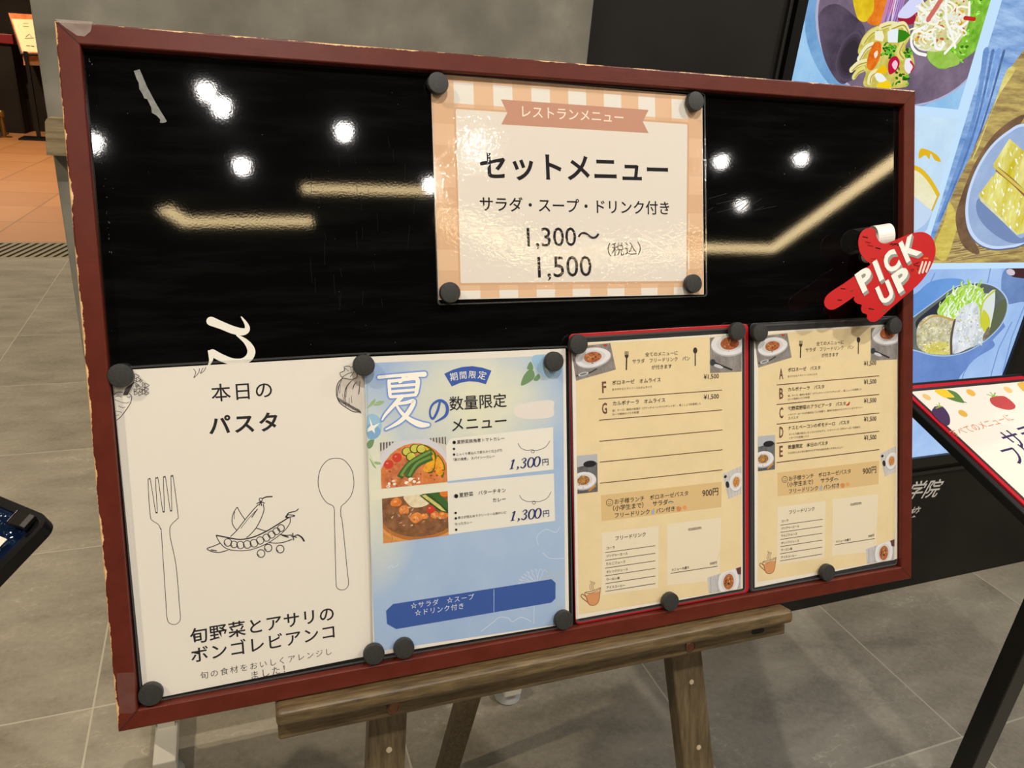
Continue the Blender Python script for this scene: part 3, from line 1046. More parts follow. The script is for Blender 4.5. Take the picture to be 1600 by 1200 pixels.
    S.blob(z2((140, 780), (240, 740), (380, 760), (385, 850), (240, 860), (140, 835)), ('n', (196, 184, 50), (232, 226, 150), 40))
    for k in range(120):
        x, y = R.uniform(90, 400), R.uniform(540, 840)
        S.ell(*z2(x, y), R.uniform(0.8, 2.4), R.uniform(0.6, 1.4), R.choice([(240, 236, 206), (206, 190, 96), (170, 156, 120), (230, 220, 150)]), R.uniform(0, 180), 7)
    S.blob(z2((400, 850), (405, 680), (440, 520), (500, 420), (600, 370), (650, 420), (680, 560), (700, 660), (690, 740), (560, 800)), ('d', (176, 186, 196), (240, 244, 246), 34, 75, 0.5))
    for k in range(110):
        x, y = R.uniform(430, 680), R.uniform(440, 790)
        if x < 430 + (520 - y) * 0.5:
            continue
        S.ell(*z2(x, y), R.uniform(0.8, 2.2), R.uniform(0.6, 1.6), R.choice([(246, 246, 240), (176, 186, 180), (206, 206, 160), (240, 240, 220)]), R.uniform(60, 120), 7)
    S.stroke(z2((420, 540), (390, 700), (390, 850)), 3.2, (92, 80, 70))
    S.stroke(z2((110, 580), (200, 510), (280, 500), (410, 540)), 2.2, (196, 164, 90))
    # lemon
    S.blob(z2((665, 440), (690, 350), (740, 285), (795, 258), (795, 400), (765, 560), (740, 640), (690, 660), (668, 560)), (220, 228, 224))
    S.stroke(z2((672, 600), (668, 460), (700, 350), (795, 262)), 2.4, (196, 206, 60))
    S.blob(z2((690, 440), (750, 520), (740, 630), (690, 640), (676, 540)), (206, 206, 60))
    S.blob(z2((690, 680), (740, 600), (750, 660), (690, 735)), ('n', (60, 50, 40), (150, 140, 120), 90))
    S.poly_local = base_poly
    return S


scr = draw_screen().build('screen_picture', kiosk, 'lit picture of salad, cheese tart, sponge cake and a cutlet bowl')
S = Print(K, 0.0006)
z5 = Z(1380, 560, 4)
S.text('学院', z5(138, 886), z5(342, 866), (214, 212, 206), bold=0.012, shear=0.22)
S.text('校', z5(152, 998), z5(216, 990), (208, 206, 200), bold=0.01, shear=0.2)
S.build('lettering', kiosk, 'white slanted characters on the black base')

# ================================================================== the menu board
bd = thing('menu_board', 'large glossy black menu board in a worn red-brown wooden frame resting on the easel', 'board', BOARD)
FW = 0.0175
MB().box(0.006, BW - 0.006, 0.006, BH - 0.006, -0.010, 0.0).build('black_panel', MAT['board'], bd)


def rail(a0, a1, b1, b0, name='frame_rail'):
    """a0,a1 outer corners, b0,b1 inner corners (u, v); rounded front arrises"""
    prof = []
    m = MB()
    A0, A1, B0, B1 = map(np.array, (a0, a1, b0, b1))
    # cross section from outer back to inner back: (t across 0..1, height)
    sec = [(0, -0.012), (0, 0.0064), (0.02, 0.0074), (0.055, 0.0080), (0.10, 0.0082), (0.92, 0.0082), (0.96, 0.0079), (0.985, 0.0073), (1.0, 0.0064), (1.0, -0.0098)]
    vs = []
    for P, Q in ((A0, B0), (A1, B1)):
        for t, h in sec:
            p = P * (1 - t) + Q * t
            vs.append((p[0], p[1], h))
    n = len(sec)
    fs = [(i, i + 1, n + i + 1, n + i) for i in range(n - 1)] + [(n - 1, 0, n, 2 * n - 1)] + [tuple(range(n))[::-1], tuple(range(n, 2 * n))]
    m.add(vs, fs)
    o = m.build(name, MAT['frame'], bd)
    return o


g_ = 0.0002
rail((0, BH), (BW, BH), (BW - FW, BH - FW), (FW, BH - FW))
rail((BW, 0), (0, 0), (FW, FW), (BW - FW, FW))
rail((0, 0), (0, BH), (FW - g_, BH - FW - g_), (FW - g_, FW + g_))
rail((BW, BH), (BW, 0), (BW - FW + g_, FW + g_), (BW - FW + g_, BH - FW - g_))
# dark mitre joints
MJ = plain('dark_joint_line', (24, 12, 10), 0.8)
for cx, cy, ix, iy in ((0, BH, FW, BH - FW), (0, 0, FW, FW), (BW, BH, BW - FW, BH - FW), (BW, 0, BW - FW, FW)):
    d = np.array([ix - cx, iy - cy])
    d = d / np.linalg.norm(d)
    n = np.array([-d[1], d[0]]) * 0.00035
    a, b = np.array([cx, cy]) + d * 0.0015, np.array([ix, iy]) - d * 0.0008
    MB().add([(*(a - n), 0.00835), (*(b - n), 0.00835), (*(b + n), 0.00835), (*(a + n), 0.00835)], [(0, 1, 2, 3)]).build('mitre_joint', MJ, bd)
# a letter in white paint and faint smears on the black face
S = Print(BOARD, 0.0002)
z6 = Z(160, 480, 3.43)
WH = (226, 222, 210)
S.stroke(z6((583, 75), (640, 98), (700, 122), (750, 132), (775, 120), (772, 92), (745, 52)), [15, 13, 13, 12, 9, 6, 2], WH)
S.stroke(z6((722, 150), (770, 185), (797, 228), (790, 265), (755, 290), (700, 292), (640, 272), (590, 245)), [3, 8, 12, 12, 11, 11, 12, 12], WH)
S.stroke(z6((570, 235), (582, 265), (580, 290), (566, 318)), [3, 7, 5, 2], WH)
S.build('painted_letter', bd, 'white painted letter fragment')
S = Print(BOARD, 0.00015)
R = random.Random(5)
GR = (40, 40, 39)
for k in range(60):
    x, y = R.uniform(150, 1390), R.uniform(120, 540)
    S.ell(x, y, R.uniform(0.3, 0.9), R.uniform(0.3, 0.9), R.choice([GR, (60, 60, 58), (86, 86, 82)]), 0, 6)
for k in range(26):
    x, y = R.uniform(480, 660), R.uniform(200, 480)
    S.stroke([(x, y), (x + R.uniform(-3, 3), y + R.uniform(10, 40))], 0.4, (26, 26, 26), smooth=False)
for k in range(10):
    x, y = R.uniform(1100, 1180), R.uniform(300, 335)
    S.stroke([(x, y + 6), (x + R.uniform(10, 40), y - R.uniform(0, 8))], 0.7, (36, 35, 33), smooth=False)
for k in range(24):
    t = R.random()
    S.ell(140 + t * 45 + R.uniform(-3, 3), 90 + t * 400 + R.uniform(-8, 8), R.uniform(0.3, 1.0), R.uniform(0.6, 2.0), (70, 70, 68), 0, 6)
S.stroke([(268, 82), (300, 86), (352, 93)], 1.0, (78, 74, 68))
S.build('scuff_marks', bd, 'pale scuffs and specks')

# tape leftovers
S = Frame(BOARD.at(0, 0, 0.0003), BOARD.X, BOARD.Y)
zt = Z(60, 0, 4.706)


def on_board(label, name, cat, pts, mat, off, th, center=None):
    L = [BOARD.px(p, off) for p in pts]
    c = np.mean(L, axis=0)
    fr = BOARD.moved(c[0], c[1], off)
    m = MB().prism([(x - c[0], y - c[1]) for x, y in L], 0.0, th)
    o = m.build(name, mat, frame=fr)
    tag(o, label, cat)
    return o


on_board('torn strip of grey tape stuck near the top left corner of the black board', 'torn_tape', 'tape',
         zt((702, 522), (745, 510), (760, 545), (800, 640), (870, 770), (945, 892), (935, 900), (910, 905), (893, 903), (897, 880), (870, 850), (835, 830), (830, 790), (800, 730), (780, 725), (765, 690), (742, 655), (738, 610), (722, 580)),
         mottled('grey_translucent_tape', [(0.3, (104, 103, 100)), (0.7, (132, 131, 127))], 200, 0.4), 0.0002, 0.0003)


def clear_tape(name, c, fac):
    t = NT(name)
    d = t.n('ShaderNodeBsdfPrincipled')
    d.inputs['Base Color'].default_value = rgb(c)
    d.inputs['Roughness'].default_value = 0.2
    tr = t.n('ShaderNodeBsdfTransparent')
    mx = t.n('ShaderNodeMixShader')
    n = t.noise(t.obj(), 90, 3)
    t.l(t.math('MULTIPLY', n, fac), mx.inputs[0])
    t.l(tr.outputs[0], mx.inputs[1])
    t.l(d.outputs[0], mx.inputs[2])
    t.l(mx.outputs[0], t.out.inputs['Surface'])
    return t.m


CT = clear_tape('clear_adhesive_tape', (190, 176, 166), 0.5)
on_board('clear adhesive tape piece wrapped over the top left corner of the red-brown frame', 'clear_tape', 'tape',
         zt((120, 140), (400, 160), (385, 230), (340, 268), (285, 262), (200, 205)), CT, 0.0084, 0.0002)
zl = Z(130, 1040, 5.926)
on_board('clear adhesive tape piece on the lower left upright of the red-brown frame', 'clear_tape', 'tape',
         zl((308, 70), (470, 62), (478, 120), (484, 420), (460, 440), (335, 442), (318, 250)), clear_tape('clear_adhesive_tape_thin', (170, 150, 140), 0.12), 0.0084, 0.0002)

# ------------------------------------------------------------------ sheets on the board
PAPER = plain('white_paper', (226, 220, 208), 0.6, 0.15)
CREAM = ('n', (222, 202, 158), (230, 210, 166), 16)


def sheet(name, label, outer, paper, lift, paper_mat, kind='laminate', backing=None, film_gap=0.0005):
    """an upright sheet held to the board: a clear film (outer corners) over printed paper (paper corners); pixel corners TL TR BR BL"""
    o2 = [np.array(BOARD.px(p, lift)) for p in outer]
    p2 = [np.array(BOARD.px(p, lift)) for p in paper]
    m_ = FW + 0.0006
    for q_ in o2 + p2:
        q_[0] = min(max(q_[0], m_), BW - m_)
        q_[1] = min(max(q_[1], m_), BH - m_)
    c = sum(p2) / 4
    X = (p2[1] - p2[0]) + (p2[2] - p2[3])
    ang = math.atan2(X[1], X[0])
    fr = BOARD.moved(c[0], c[1], lift, ang)
    t = thing(name, label, 'menu', fr)
    ca, sa = math.cos(ang), math.sin(ang)
    inv = lambda q_: ((q_ - c)[0] * ca + (q_ - c)[1] * sa, (q_ - c)[1] * ca - (q_ - c)[0] * sa)
    lo = [inv(q_) for q_ in o2]
    lp = [inv(q_) for q_ in p2]
    if backing:
        MB().prism(round_quad(lo, 0.006), -0.0012, -0.0001).build('backing', backing, t, bevel=0.0003)
    MB().prism(lp, 0.0, 0.00025).build('paper', paper_mat, t)
    return fr, t, lo, lp


def film(t, lo, z, r=0.004):
    m = MB()
    q = round_quad(lo, r)
    m.prism(q[::1], z - 0.00001, z)
    m.v, m.f, m.mi = m.v[len(q):], [tuple(range(len(q)))], [0]
    f = m.build('clear_film', MAT['film'], t)
    # the welded edge of the film
    e = MB()
    c = np.mean(lo, axis=0)
    inner = [tuple(np.array(p) + (c - np.array(p)) / np.linalg.norm(c - np.array(p)) * 0.0022) for p in q]
    n = len(q)
    zz = z + 0.00003
    e.add([(x, y, zz) for x, y in q] + [(x, y, zz) for x, y in inner], [(i, (i + 1) % n, n + (i + 1) % n, n + i) for i in range(n)])
    e.build('film_edge', MAT['edge'], t)


P0 = 0.00027          # where ink starts above a paper's back
FZ = 0.0014           # where the film lies

# ---- checked set menu
fr, t, lo, lp = sheet('set_menu_sheet', 'landscape laminated sheet with peach checked border at the top of the black board', [(672, 112.5), (1101, 146), (1104, 463.5), (683, 477)], [(674.5, 115), (1097, 150), (1099.5, 460), (685, 468.5)], 0.0004, PAPER)
S = Print(fr, P0)
x0, x1 = lp[3][0] + .0005, lp[1][0] - .0005
y0, y1 = lp[2][1] + .0005, lp[0][1] - .0005
PE, PD, PW = (220, 184, 150), (212, 174, 139), (226, 220, 210)
S.poly_local([(x0, y0), (x1, y0), (x1, y1), (x0, y1)], PE)
S.up()
S.hold = True
n = 15
cw = (x1 - x0) / n
rows = int((y1 - y0) / cw) + 2
rt = y1 - cw * 0.28
for r in range(-1, rows):
    a, b = min(y1, rt - r * cw), max(y0, rt - (r + 1) * cw)
    if a <= b:
        continue
    for k in range(n):
        xa = x0 + (k + 0.12) * cw if k else x0
        xb = min(x1, x0 + (k + 1.12) * cw)
        if r % 2 == 0 and k % 2 == 1:
            S.poly_local([(xa, b), (xb, b), (xb, a), (xa, a)], PW)
        elif r % 2 == 1 and k % 2 == 0:
            S.poly_local([(xa, b), (xb, b), (xb, a), (xa, a)], PD)
S.build('checked_border', t)
S = Print(fr, S.z + 0.00002)
z2 = Z(640, 80, 3)
inner = [fr.px(p) for p in z2((207, 262), (1310, 334), (1304, 1088), (230, 1098))]
S.poly_local(round_quad(inner, 0.003), (206, 166, 132))
inner = [fr.px(p) for p in z2((216, 271), (1301, 343), (1296, 1077), (239, 1087))]
S.poly_local(round_quad(inner, 0.0015), (222, 214, 202))
S.build('inner_panel', t)
S = Print(fr, S.z + 0.00002)
S.poly(z2((428, 226), (1120, 275), (1093, 330), (1120, 384), (430, 343), (458, 288)), (192, 144, 122))
S.build('ribbon_banner', t)
S = Print(fr, S.z + 0.00002)
S.text('レストランメニュー', z2(528, 308), z2(1003, 337), (240, 226, 208), bold=0.005)
D = (34, 32, 36)
S.text('セットメニュー', z2(332, 603), z2(1213, 620), D, bold=0.022, h=43)
S.text('サラダ・スープ・ドリンク付き', z2(330, 750), z2(1217, 768), D, bold=0.012)
S.text('1,300〜', z2(553, 932), z2(893, 925), D, bold=0.004)
S.text('（税込）', z2(930, 963), z2(1085, 955), D)
S.text('1,500', z2(603, 1078), z2(855, 1070), D, bold=0.004)
S.build('lettering', t)
film(t, lo, FZ)

# ---- pasta of the day
fr, t, lo, lp = sheet('pasta_menu_sheet', 'white laminated sheet with line-drawn fork, spoon and pea pods', [(167, 574), (578, 550), (596, 1028), (221.5, 1100)], [(172.5, 579.5), (573, 556), (590, 1021.5), (225, 1094.5)], 0.0004, PAPER)
S = Print(fr, P0)
z6 = Z(160, 480, 3.43)
K_ = (38, 36, 38)
S.text('本日の', z6(587, 508), z6(912, 486), K_, bold=0.008, space=1.15)
S.text('パスタ', z6(573, 686), z6(942, 662), K_, bold=0.026, space=1.2)
z7 = Z(160, 800, 3)
S.text('旬野菜とアサリの', z7(413, 622), z7(1087, 508), K_, bold=0.014, space=1.08)
S.text('ボンゴレビアンコ', z7(418, 708), z7(1090, 590), K_, bold=0.012, space=1.08)
S.text('旬の食材をおいしくアレンジし', z7(460, 785), z7(1075, 668), (58, 55, 55), space=1.3)
S.text('ました！', z7(700, 785), z7(857, 752), (58, 55, 55), space=1.2)
S.build('lettering', t)


def outline(S, pts, w=1.0, c=(48, 46, 50), closed=True, n=6):
    S.stroke(pts, w, c, closed=closed, n=n, cap=False)


S = Print(fr, P0)
fk = z6((245, 930), (251, 922), (258, 930), (284, 1090), (289, 1098), (294, 1090), (285, 928), (291, 918), (299, 924), (322, 1085), (327, 1093), (332, 1085), (327, 922), (332, 913), (339, 918), (362, 1080), (368, 1088), (372, 1080), (367, 916), (373, 909), (380, 916), (405, 1110), (400, 1135), (375, 1160), (362, 1185), (365, 1240))
fk += z7((345, 250), (362, 445), (364, 470), (366, 490), (362, 512), (345, 526), (325, 526), (309, 515), (302, 490), (300.5, 468), (299, 445), (285, 230), (276, 90)) + z6((312, 1190), (300, 1165), (270, 1145), (258, 1125), (250, 1040))
outline(S, fk)
S.build('fork_drawing', t)
S = Print(fr, P0)
sp = z6((1250, 810), (1295, 820), (1335, 870), (1348, 940), (1335, 1005), (1305, 1045), (1280, 1070), (1278, 1120))
sp += z7((1125, 50), (1148, 275), (1151, 300), (1153, 320), (1152, 345), (1138, 362), (1115, 365), (1098, 352), (1095, 325), (1094, 300), (1093.5, 275), (1088, 50)) + z6((1243, 1090), (1235, 1065), (1200, 1045), (1170, 1000), (1156, 940), (1168, 870), (1205, 822))
outline(S, sp)
S.build('spoon_drawing', t)
S = Print(fr, P0)
zp = Z(300, 750, 8)
IK = (50, 45, 50)
outline(S, zp((565, 338), (520, 410), (500, 500), (515, 570), (560, 630)), 1.2, IK, False)
outline(S, zp((565, 338), (610, 420), (665, 500)), 1.2, IK, False)
outline(S, zp((535, 395), (528, 440), (530, 490)), 0.8, IK, False)
outline(S, zp((480, 708), (560, 630), (660, 500), (760, 380), (830, 305)), 1.3, IK, False)
outline(S, zp((890, 300), (898, 380), (860, 490), (800, 600), (720, 690), (680, 720)), 1.3, IK, False)
outline(S, zp((610, 605), (700, 490), (790, 390)), 0.8, IK, False)
outline(S, zp((745, 470), (820, 360)), 1.4, IK, False)
for q in ((860, 245, 20), ):
    S.stroke([zp(q[0] + q[2] * math.cos(a), q[1] + q[2] * math.sin(a)) for a in np.linspace(0, 6.0, 9)], 1.2, IK)
S.stroke(zp((885, 230), (930, 212), (1000, 208)), 1.9, IK)
for d in ((-50, 25), (-20, 45), (10, 50), (45, 20)):
    S.stroke(zp((860, 270), (860 + d[0], 270 + d[1])), 1.5, IK, smooth=False)
outline(S, zp((300, 690), (440, 718), (600, 742), (760, 715), (930, 640), (1080, 550), (1215, 465)), 2.0, IK, False)
outline(S, zp((300, 690), (340, 770), (420, 850), (540, 882), (700, 878), (860, 830), (1010, 750), (1150, 640), (1222, 540), (1225, 470)), 1.2, IK, False)
for x, y, r in ((448, 780, 47), (525, 805, 42), (605, 812, 46), (690, 805, 48), (775, 790, 48), (852, 755, 46), (930, 720, 45), (995, 682, 44), (1055, 640, 43), (1112, 600, 43), (862, 918, 48), (952, 848, 47), (1102, 862, 48)):
    outline(S, [zp(x + r * math.cos(a), y + r * math.sin(a)) for a in np.linspace(0, 2 * math.pi, 11)[:-1]], 1.2, IK, True, 3)
    outline(S, [zp(x - 5 + (r - 15) * math.cos(a), y + (r - 15) * math.sin(a)) for a in (2.0, 2.5, 3.0)], 0.7, IK, False, 3)
S.stroke(zp((1180, 460), (1210, 410), (1290, 390), (1330, 360)), [2.6, 1.5, 1.3, 1.3], IK)
outline(S, zp((1170, 465), (1200, 435), (1285, 445), (1230, 462)), 1.3, IK)
outline(S, zp((350, 790), (270, 825), (190, 855), (230, 885), (330, 905), (450, 875)), 1.2, IK, False)
outline(S, zp((235, 870), (310, 885)), 1.4, IK, False)
outline(S, zp((800, 598), (930, 640)), 1.1, IK, False)
outline(S, zp((1100, 680), (1180, 690), (1245, 685)), 1.2, IK, False)
outline(S, zp((1250, 740), (1150, 775), (1050, 788), (970, 780)), 1.2, IK, False)
S.stroke(zp((1130, 690), (1200, 712)), 2.0, IK)
for d in ((0, -35), (-20, 0), (10, 45), (45, 15)):
    S.stroke(zp((1260, 700), (1260 + d[0], 700 + d[1])), 1.6, IK, smooth=False)
S.stroke(zp((1280, 700), (1320, 685), (1370, 715), (1400, 760)), [1.2, 1.6, 2.2, 2.4], IK)
S.build('pea_pod_drawing', t)
# turnip in the top left corner, leaf by the top edge, pumpkin in the top right corner
S = Print(fr, P0)
zt5 = Z(160, 560, 10)
DK = (66, 58, 60)
outline(S, zt5((435, 900), (440, 780)), 0.01, DK, False)
outline(S, zt5((420, 860), (430, 640), (390, 560), (300, 520), (230, 525), (425, 540), (455, 610), (430, 720), (350, 840), (270, 930), (440, 740)), 0.01, DK, False)
outline(S, zt5((415, 545), (458, 600), (440, 690), (400, 760), (330, 860), (270, 930), (205, 975)), 1.2, DK, False)
outline(S, zt5((168, 590), (200, 550), (250, 525), (320, 530)), 1.0, DK, False)
for a in ([(190, 640), (280, 680), (370, 700), (420, 680)], [(250, 740), (320, 770), (360, 755)], [(190, 820), (280, 835), (300, 850)], [(200, 900), (260, 880)], [(200, 600), (260, 590), (300, 610)], [(380, 600), (420, 610), (440, 590)]):
    outline(S, zt5(a), 0.9, (110, 100, 102), False)
for k in range(6):
    S.stroke(zt5((330 + k * 12, 570), (370 + k * 14, 470), (450 + k * 8, 400 - k * 6)), 1.0, DK)
R = random.Random(2)
for (x, y) in ((530, 280), (560, 330), (600, 350), (640, 400), (690, 420), (680, 480), (640, 470), (600, 500), (690, 540), (590, 550), (520, 540), (510, 500), (540, 420), (500, 360), (560, 450), (650, 520)):
    r = R.uniform(18, 32)
    outline(S, [zt5(x + r * (1 + .35 * math.cos(3 * a)) * math.cos(a), y + r * (1 + .35 * math.cos(3 * a)) * math.sin(a)) for a in np.linspace(0, 6.28, 13)[:-1]], 0.9, (84, 76, 78), True, 3)
S.build('turnip_drawing', t)
S = Print(fr, P0)
outline(S, z6((488, 330), (500, 350), (490, 378), (515, 352), (520, 328)), 1.0, DK, False)
outline(S, z6((555, 320), (545, 340), (525, 355), (540, 325)), 1.0, DK, False)
S.build('leaf_drawing', t)
S = Print(fr, P0)
zk = Z(505, 545, 10)
PK = (70, 62, 64)
S.blob(zk((205, 690), (230, 540), (310, 450), (430, 460), (560, 440), (598, 620), (605, 975), (500, 985), (360, 920), (250, 830)), (206, 198, 188))
outline(S, zk((590, 985), (480, 985), (360, 920), (250, 830), (205, 690), (230, 540), (310, 455)), 1.4, PK, False)
for a in ([(470, 480), (390, 560), (340, 680), (350, 920)], [(530, 510), (480, 570), (460, 640)], [(290, 480), (240, 600), (220, 740)], [(300, 700), (330, 860)], [(410, 760), (400, 900)], [(575, 500), (560, 660), (550, 720)], [(440, 730), (450, 850)], [(270, 560), (255, 700)], [(370, 600), (355, 760)]):
    S.stroke(zk(a), [0.6] + [1.6] * (len(a) - 2) + [0.8], PK)
for k in range(16):
    x = 230 + k * 22
    yb = 760 + 13 * k if k < 9 else 880 + (k - 9) * 12
    S.stroke(zk((x, yb), (x + 30, yb + 70 - k)), 1.1, PK, smooth=False)
outline(S, zk((260, 380), (330, 340), (330, 280), (400, 270), (440, 290), (470, 260), (500, 330), (530, 440), (440, 480), (380, 470), (300, 450)), 1.0, PK)
for a in ([(300, 440), (380, 390), (450, 370)], [(340, 300), (400, 350)], [(420, 440), (480, 360)], [(430, 300), (440, 380)]):
    outline(S, zk(a), 0.8, PK, False)
S.build('pumpkin_drawing', t)
film(t, lo, FZ - 0.0002)


# ---- summer limited menu
def blue_material():
    t = NT('blue_watercolour_print')
    v = t.obj()
    g = t.n('ShaderNodeSeparateXYZ')
    t.l(v, g.inputs[0])
    n1 = t.noise(v, 11, 4, 0.6)
    base = t.ramp(n1, [(0.3, (150, 178, 212)), (0.7, (176, 199, 218))])
    deep = t.mix(t.math('MULTIPLY', t.noise(v, 7, 3), 0.6), base, rgb((158, 176, 216)))
    # printed cream bloom in the upper middle and left of the sheet
    def bloom(cx, cy, rx, ry):
        dx = t.math('DIVIDE', t.math('SUBTRACT', g.outputs[0], cx), rx)
        dy = t.math('DIVIDE', t.math('SUBTRACT', g.outputs[1], cy), ry)
        d = t.math('ADD', t.math('MULTIPLY', dx, dx), t.math('MULTIPLY', dy, dy))
        return t.math('MAXIMUM', t.math('SUBTRACT', 1.0, d), 0.0)
    f = t.math('MAXIMUM', bloom(0.005, 0.095, 0.10, 0.08), t.math('MULTIPLY', bloom(-0.10, 0.02, 0.05, 0.11), 0.9))
    f = t.math('MULTIPLY', f, t.math('ADD', n1, 0.35))
    col = t.mix(t.math('MINIMUM', f, 0.95), deep, rgb((228, 224, 192)))
    t.l(col, t.p.inputs['Base Color'])
    t.set(Roughness=0.6, Specular_IOR_Level=0.1)
    return t.m


fr, t, lo, lp = sheet('summer_menu_sheet', 'pale blue laminated summer menu sheet with two curry photos on the black board', [(571, 551), (889, 540), (894.5, 982), (580, 1032)], [(572.5, 557.5), (883.5, 544.5), (889, 974), (583.5, 1025)], 0.0032, PAPER)
za, zb = Z(560, 530, 4.444), Z(560, 780, 4.444)
pr = [fr.px(p) for p in (za(38, 167), za(1420, 110), zb(1437, 862), zb(112, 1058))]
MB().add([(x, y, P0) for x, y in pr], [(3, 2, 1, 0)]).build('printed_background', blue_material(), t)
S = Print(fr, P0 + 0.00004)
S.poly(za((600, 760), (640, 690), (1352, 610), (1355, 905), (620, 985)), (228, 224, 212))
S.poly(za((85, 1075), (620, 1000), (1357, 932)) + zb((1365, 150), (625, 245), (622, 20)), (226, 222, 210))
S.poly(za((85, 1050), (618, 985), (622, 1050), (85, 1120)), (224, 221, 200))
S.blob(za((1085, 470), (1150, 445), (1340, 425), (1355, 480), (1340, 540), (1180, 555), (1090, 530)), (224, 216, 208))
S.build('text_panels', t)
BL = (62, 92, 168)
S = Print(fr, S.z + 0.00003)
# fan badge
cx, cy = za(780, 590)
arc = lambda r, a0, a1, n=10: [(cx + r * math.sin(math.radians(a)), cy - r * math.cos(math.radians(a))) for a in np.linspace(a0, a1, n)]
fan = [za(596, 240), za(655, 212), za(720, 193), za(790, 187), za(860, 197), za(924, 218), za(885, 313), za(830, 297), za(770, 292), za(710, 302), za(648, 328)]
S.poly(fan, BL)
S.build('fan_badge', t)
S = Print(fr, S.z)
for a in ([za(1108, 722), za(1128, 755), za(1170, 772), za(1205, 768), za(1222, 775), za(1216, 790), za(1202, 786), za(1205, 774), za(1250, 770), za(1300, 748), za(1330, 705)], [za(1118, 1082), za(1138, 1112), za(1180, 1128), za(1215, 1124), za(1230, 1130), za(1224, 1145), za(1210, 1141), za(1213, 1129), za(1260, 1126), za(1310, 1104), za(1337, 1060)]):
    S.stroke(a, 0.8, (70, 70, 80))
S.build('flourish', t)
S = Print(fr, S.z)
S.poly(zb((192, 775), (240, 728), (1340, 555), (1369, 580), (1368, 690), (1340, 718), (262, 902), (198, 865)), (58, 88, 158))
S.stroke(zb((941, 625), (941, 785)), 0.7, (190, 204, 226), smooth=False)
S.build('blue_band', t)
S = Print(fr, S.z + 0.00003)
KW = (244, 240, 228)
def natsu(dx, dy, grow, c):
    f = lambda *a: [(x + dx, y + dy) for x, y in za(*a)]
    for pts, w in (([(142, 264), (300, 250), (458, 243)], [5, 5, 8]), ([(318, 258), (300, 290), (285, 300)], [6, 4, 3]), ([(212, 290), (218, 380), (222, 400)], [5, 5, 4]), ([(214, 292), (300, 283), (405, 274), (404, 360), (396, 385)], [5, 5, 7, 6, 4]),
                   ([(222, 328), (300, 322), (398, 314)], 4.2), ([(225, 364), (300, 358), (398, 350)], 4.2), ([(228, 400), (310, 394), (396, 386)], 4.6),
                   ([(300, 398), (262, 440), (190, 520), (165, 560)], [7, 6, 4, 2]), ([(262, 450), (330, 440), (385, 430), (352, 500), (290, 570), (190, 626)], [4, 5, 6, 7, 6, 2]), ([(262, 455), (300, 510), (360, 560), (430, 592), (485, 595)], [3, 5, 7, 9, 5])):
        w = [q + grow for q in w] if hasattr(w, '__len__') else w + grow
        S.stroke(f(*pts), w, c)
natsu(0, 0, 5.5, (140, 168, 222))
natsu(0, 0, 2.6, (104, 138, 206))
natsu(0, 0, 0.4, KW)
S.stroke(za((565, 440), (548, 500), (520, 550), (500, 535), (498, 490), (520, 448), (565, 425), (605, 445), (618, 490), (600, 535), (535, 574)), [3.5, 4, 3.5, 3, 3, 3.5, 4, 4.5, 5, 4.5, 2], (66, 98, 176))
for ch, p, q in (('期', (640, 292), (692, 283)), ('間', (706, 278), (752, 273)), ('限', (766, 270), (814, 274)), ('定', (826, 272), (880, 284))):
    S.text(ch, za(*p), za(*q), (240, 238, 230), bold=0.002)
S.text('数量限定', za(633, 498), za(1030, 470), (36, 34, 40), bold=0.006)
S.text('メニュー', za(650, 640), za(1030, 606), (36, 34, 40), bold=0.006)
zs = Z(700, 680, 7.5)
G_ = (62, 60, 60)
S.text('夏野菜豚角煮トマトカレー', zs(105, 104), zs(662, 58), G_, bold=0.004, res=2)
S.text('じっくり煮込んで柔らかく仕上げた', zs(100, 242), zs(637, 190), G_, bold=0.006, res=2)
S.text('「豚の角煮」 スパイシーカレー', zs(62, 306), zs(548, 262), G_, bold=0.006, res=2)
S.text('夏野菜　バターチキン', zs(132, 730), zs(678, 668), G_, bold=0.004, res=2)
S.text('カレー', zs(524, 786), zs(676, 768), G_, bold=0.01, res=2)
S.text('辛さが控えめでクリーミーな味わいに', zs(115, 984), zs(684, 918), G_, bold=0.006, res=2)
S.text('なったカレー', zs(80, 1056), zs(284, 1034), G_, bold=0.006, res=2)
for x, y, r in ((72, 84, 20), (69, 160, 14), (70, 226, 14), (95, 713, 24), (89, 910, 14), (91, 974, 14), (95, 1107, 14)):
    S.ell(*zs(x, y), r / 7.5, r / 7.5, (24, 22, 24), 0, 16)
NV = (44, 52, 104)


def digits(z, dy=0):
    """slanting serif 1,300 drawn stroke by stroke in the crop's pixels"""
    sl = lambda x, y: (x + (330 - y) * 0.16 + 0, y)
    f = lambda *a: z(*[sl(x, y) for x, y in a])
    S.stroke(f((752, 395), (758, 330), (766, 285)), 2.6, NV, smooth=False, cap=False)
    S.stroke(f((740, 302), (766, 284)), 1.1, NV, smooth=False)
    S.stroke(f((734, 395), (775, 388)), 0.9, NV, smooth=False)
    S.stroke(f((822, 372), (830, 380), (824, 395), (812, 408)), [2.2, 2.2, 1.2, .6], NV)
    S.stroke(f((860, 290), (880, 268), (902, 278), (902, 300), (880, 318), (906, 330), (906, 360), (885, 382), (858, 372)), [1.2, 1.0, 2.0, 2.2, 1.0, 1.6, 2.6, 1.4, 1.6], NV)
    for cx, cy in ((968, 318), (1040, 308)):
        P = [(cx + 33 * math.cos(a), cy + 57 * math.sin(a)) for a in np.linspace(0, 2 * math.pi, 13)[:-1]]
        W = [1.0 + 1.6 * abs(math.cos(a)) for a in np.linspace(0, 2 * math.pi, 13)[:-1]]
        S.stroke(f(*P), W, NV, closed=True, n=4)


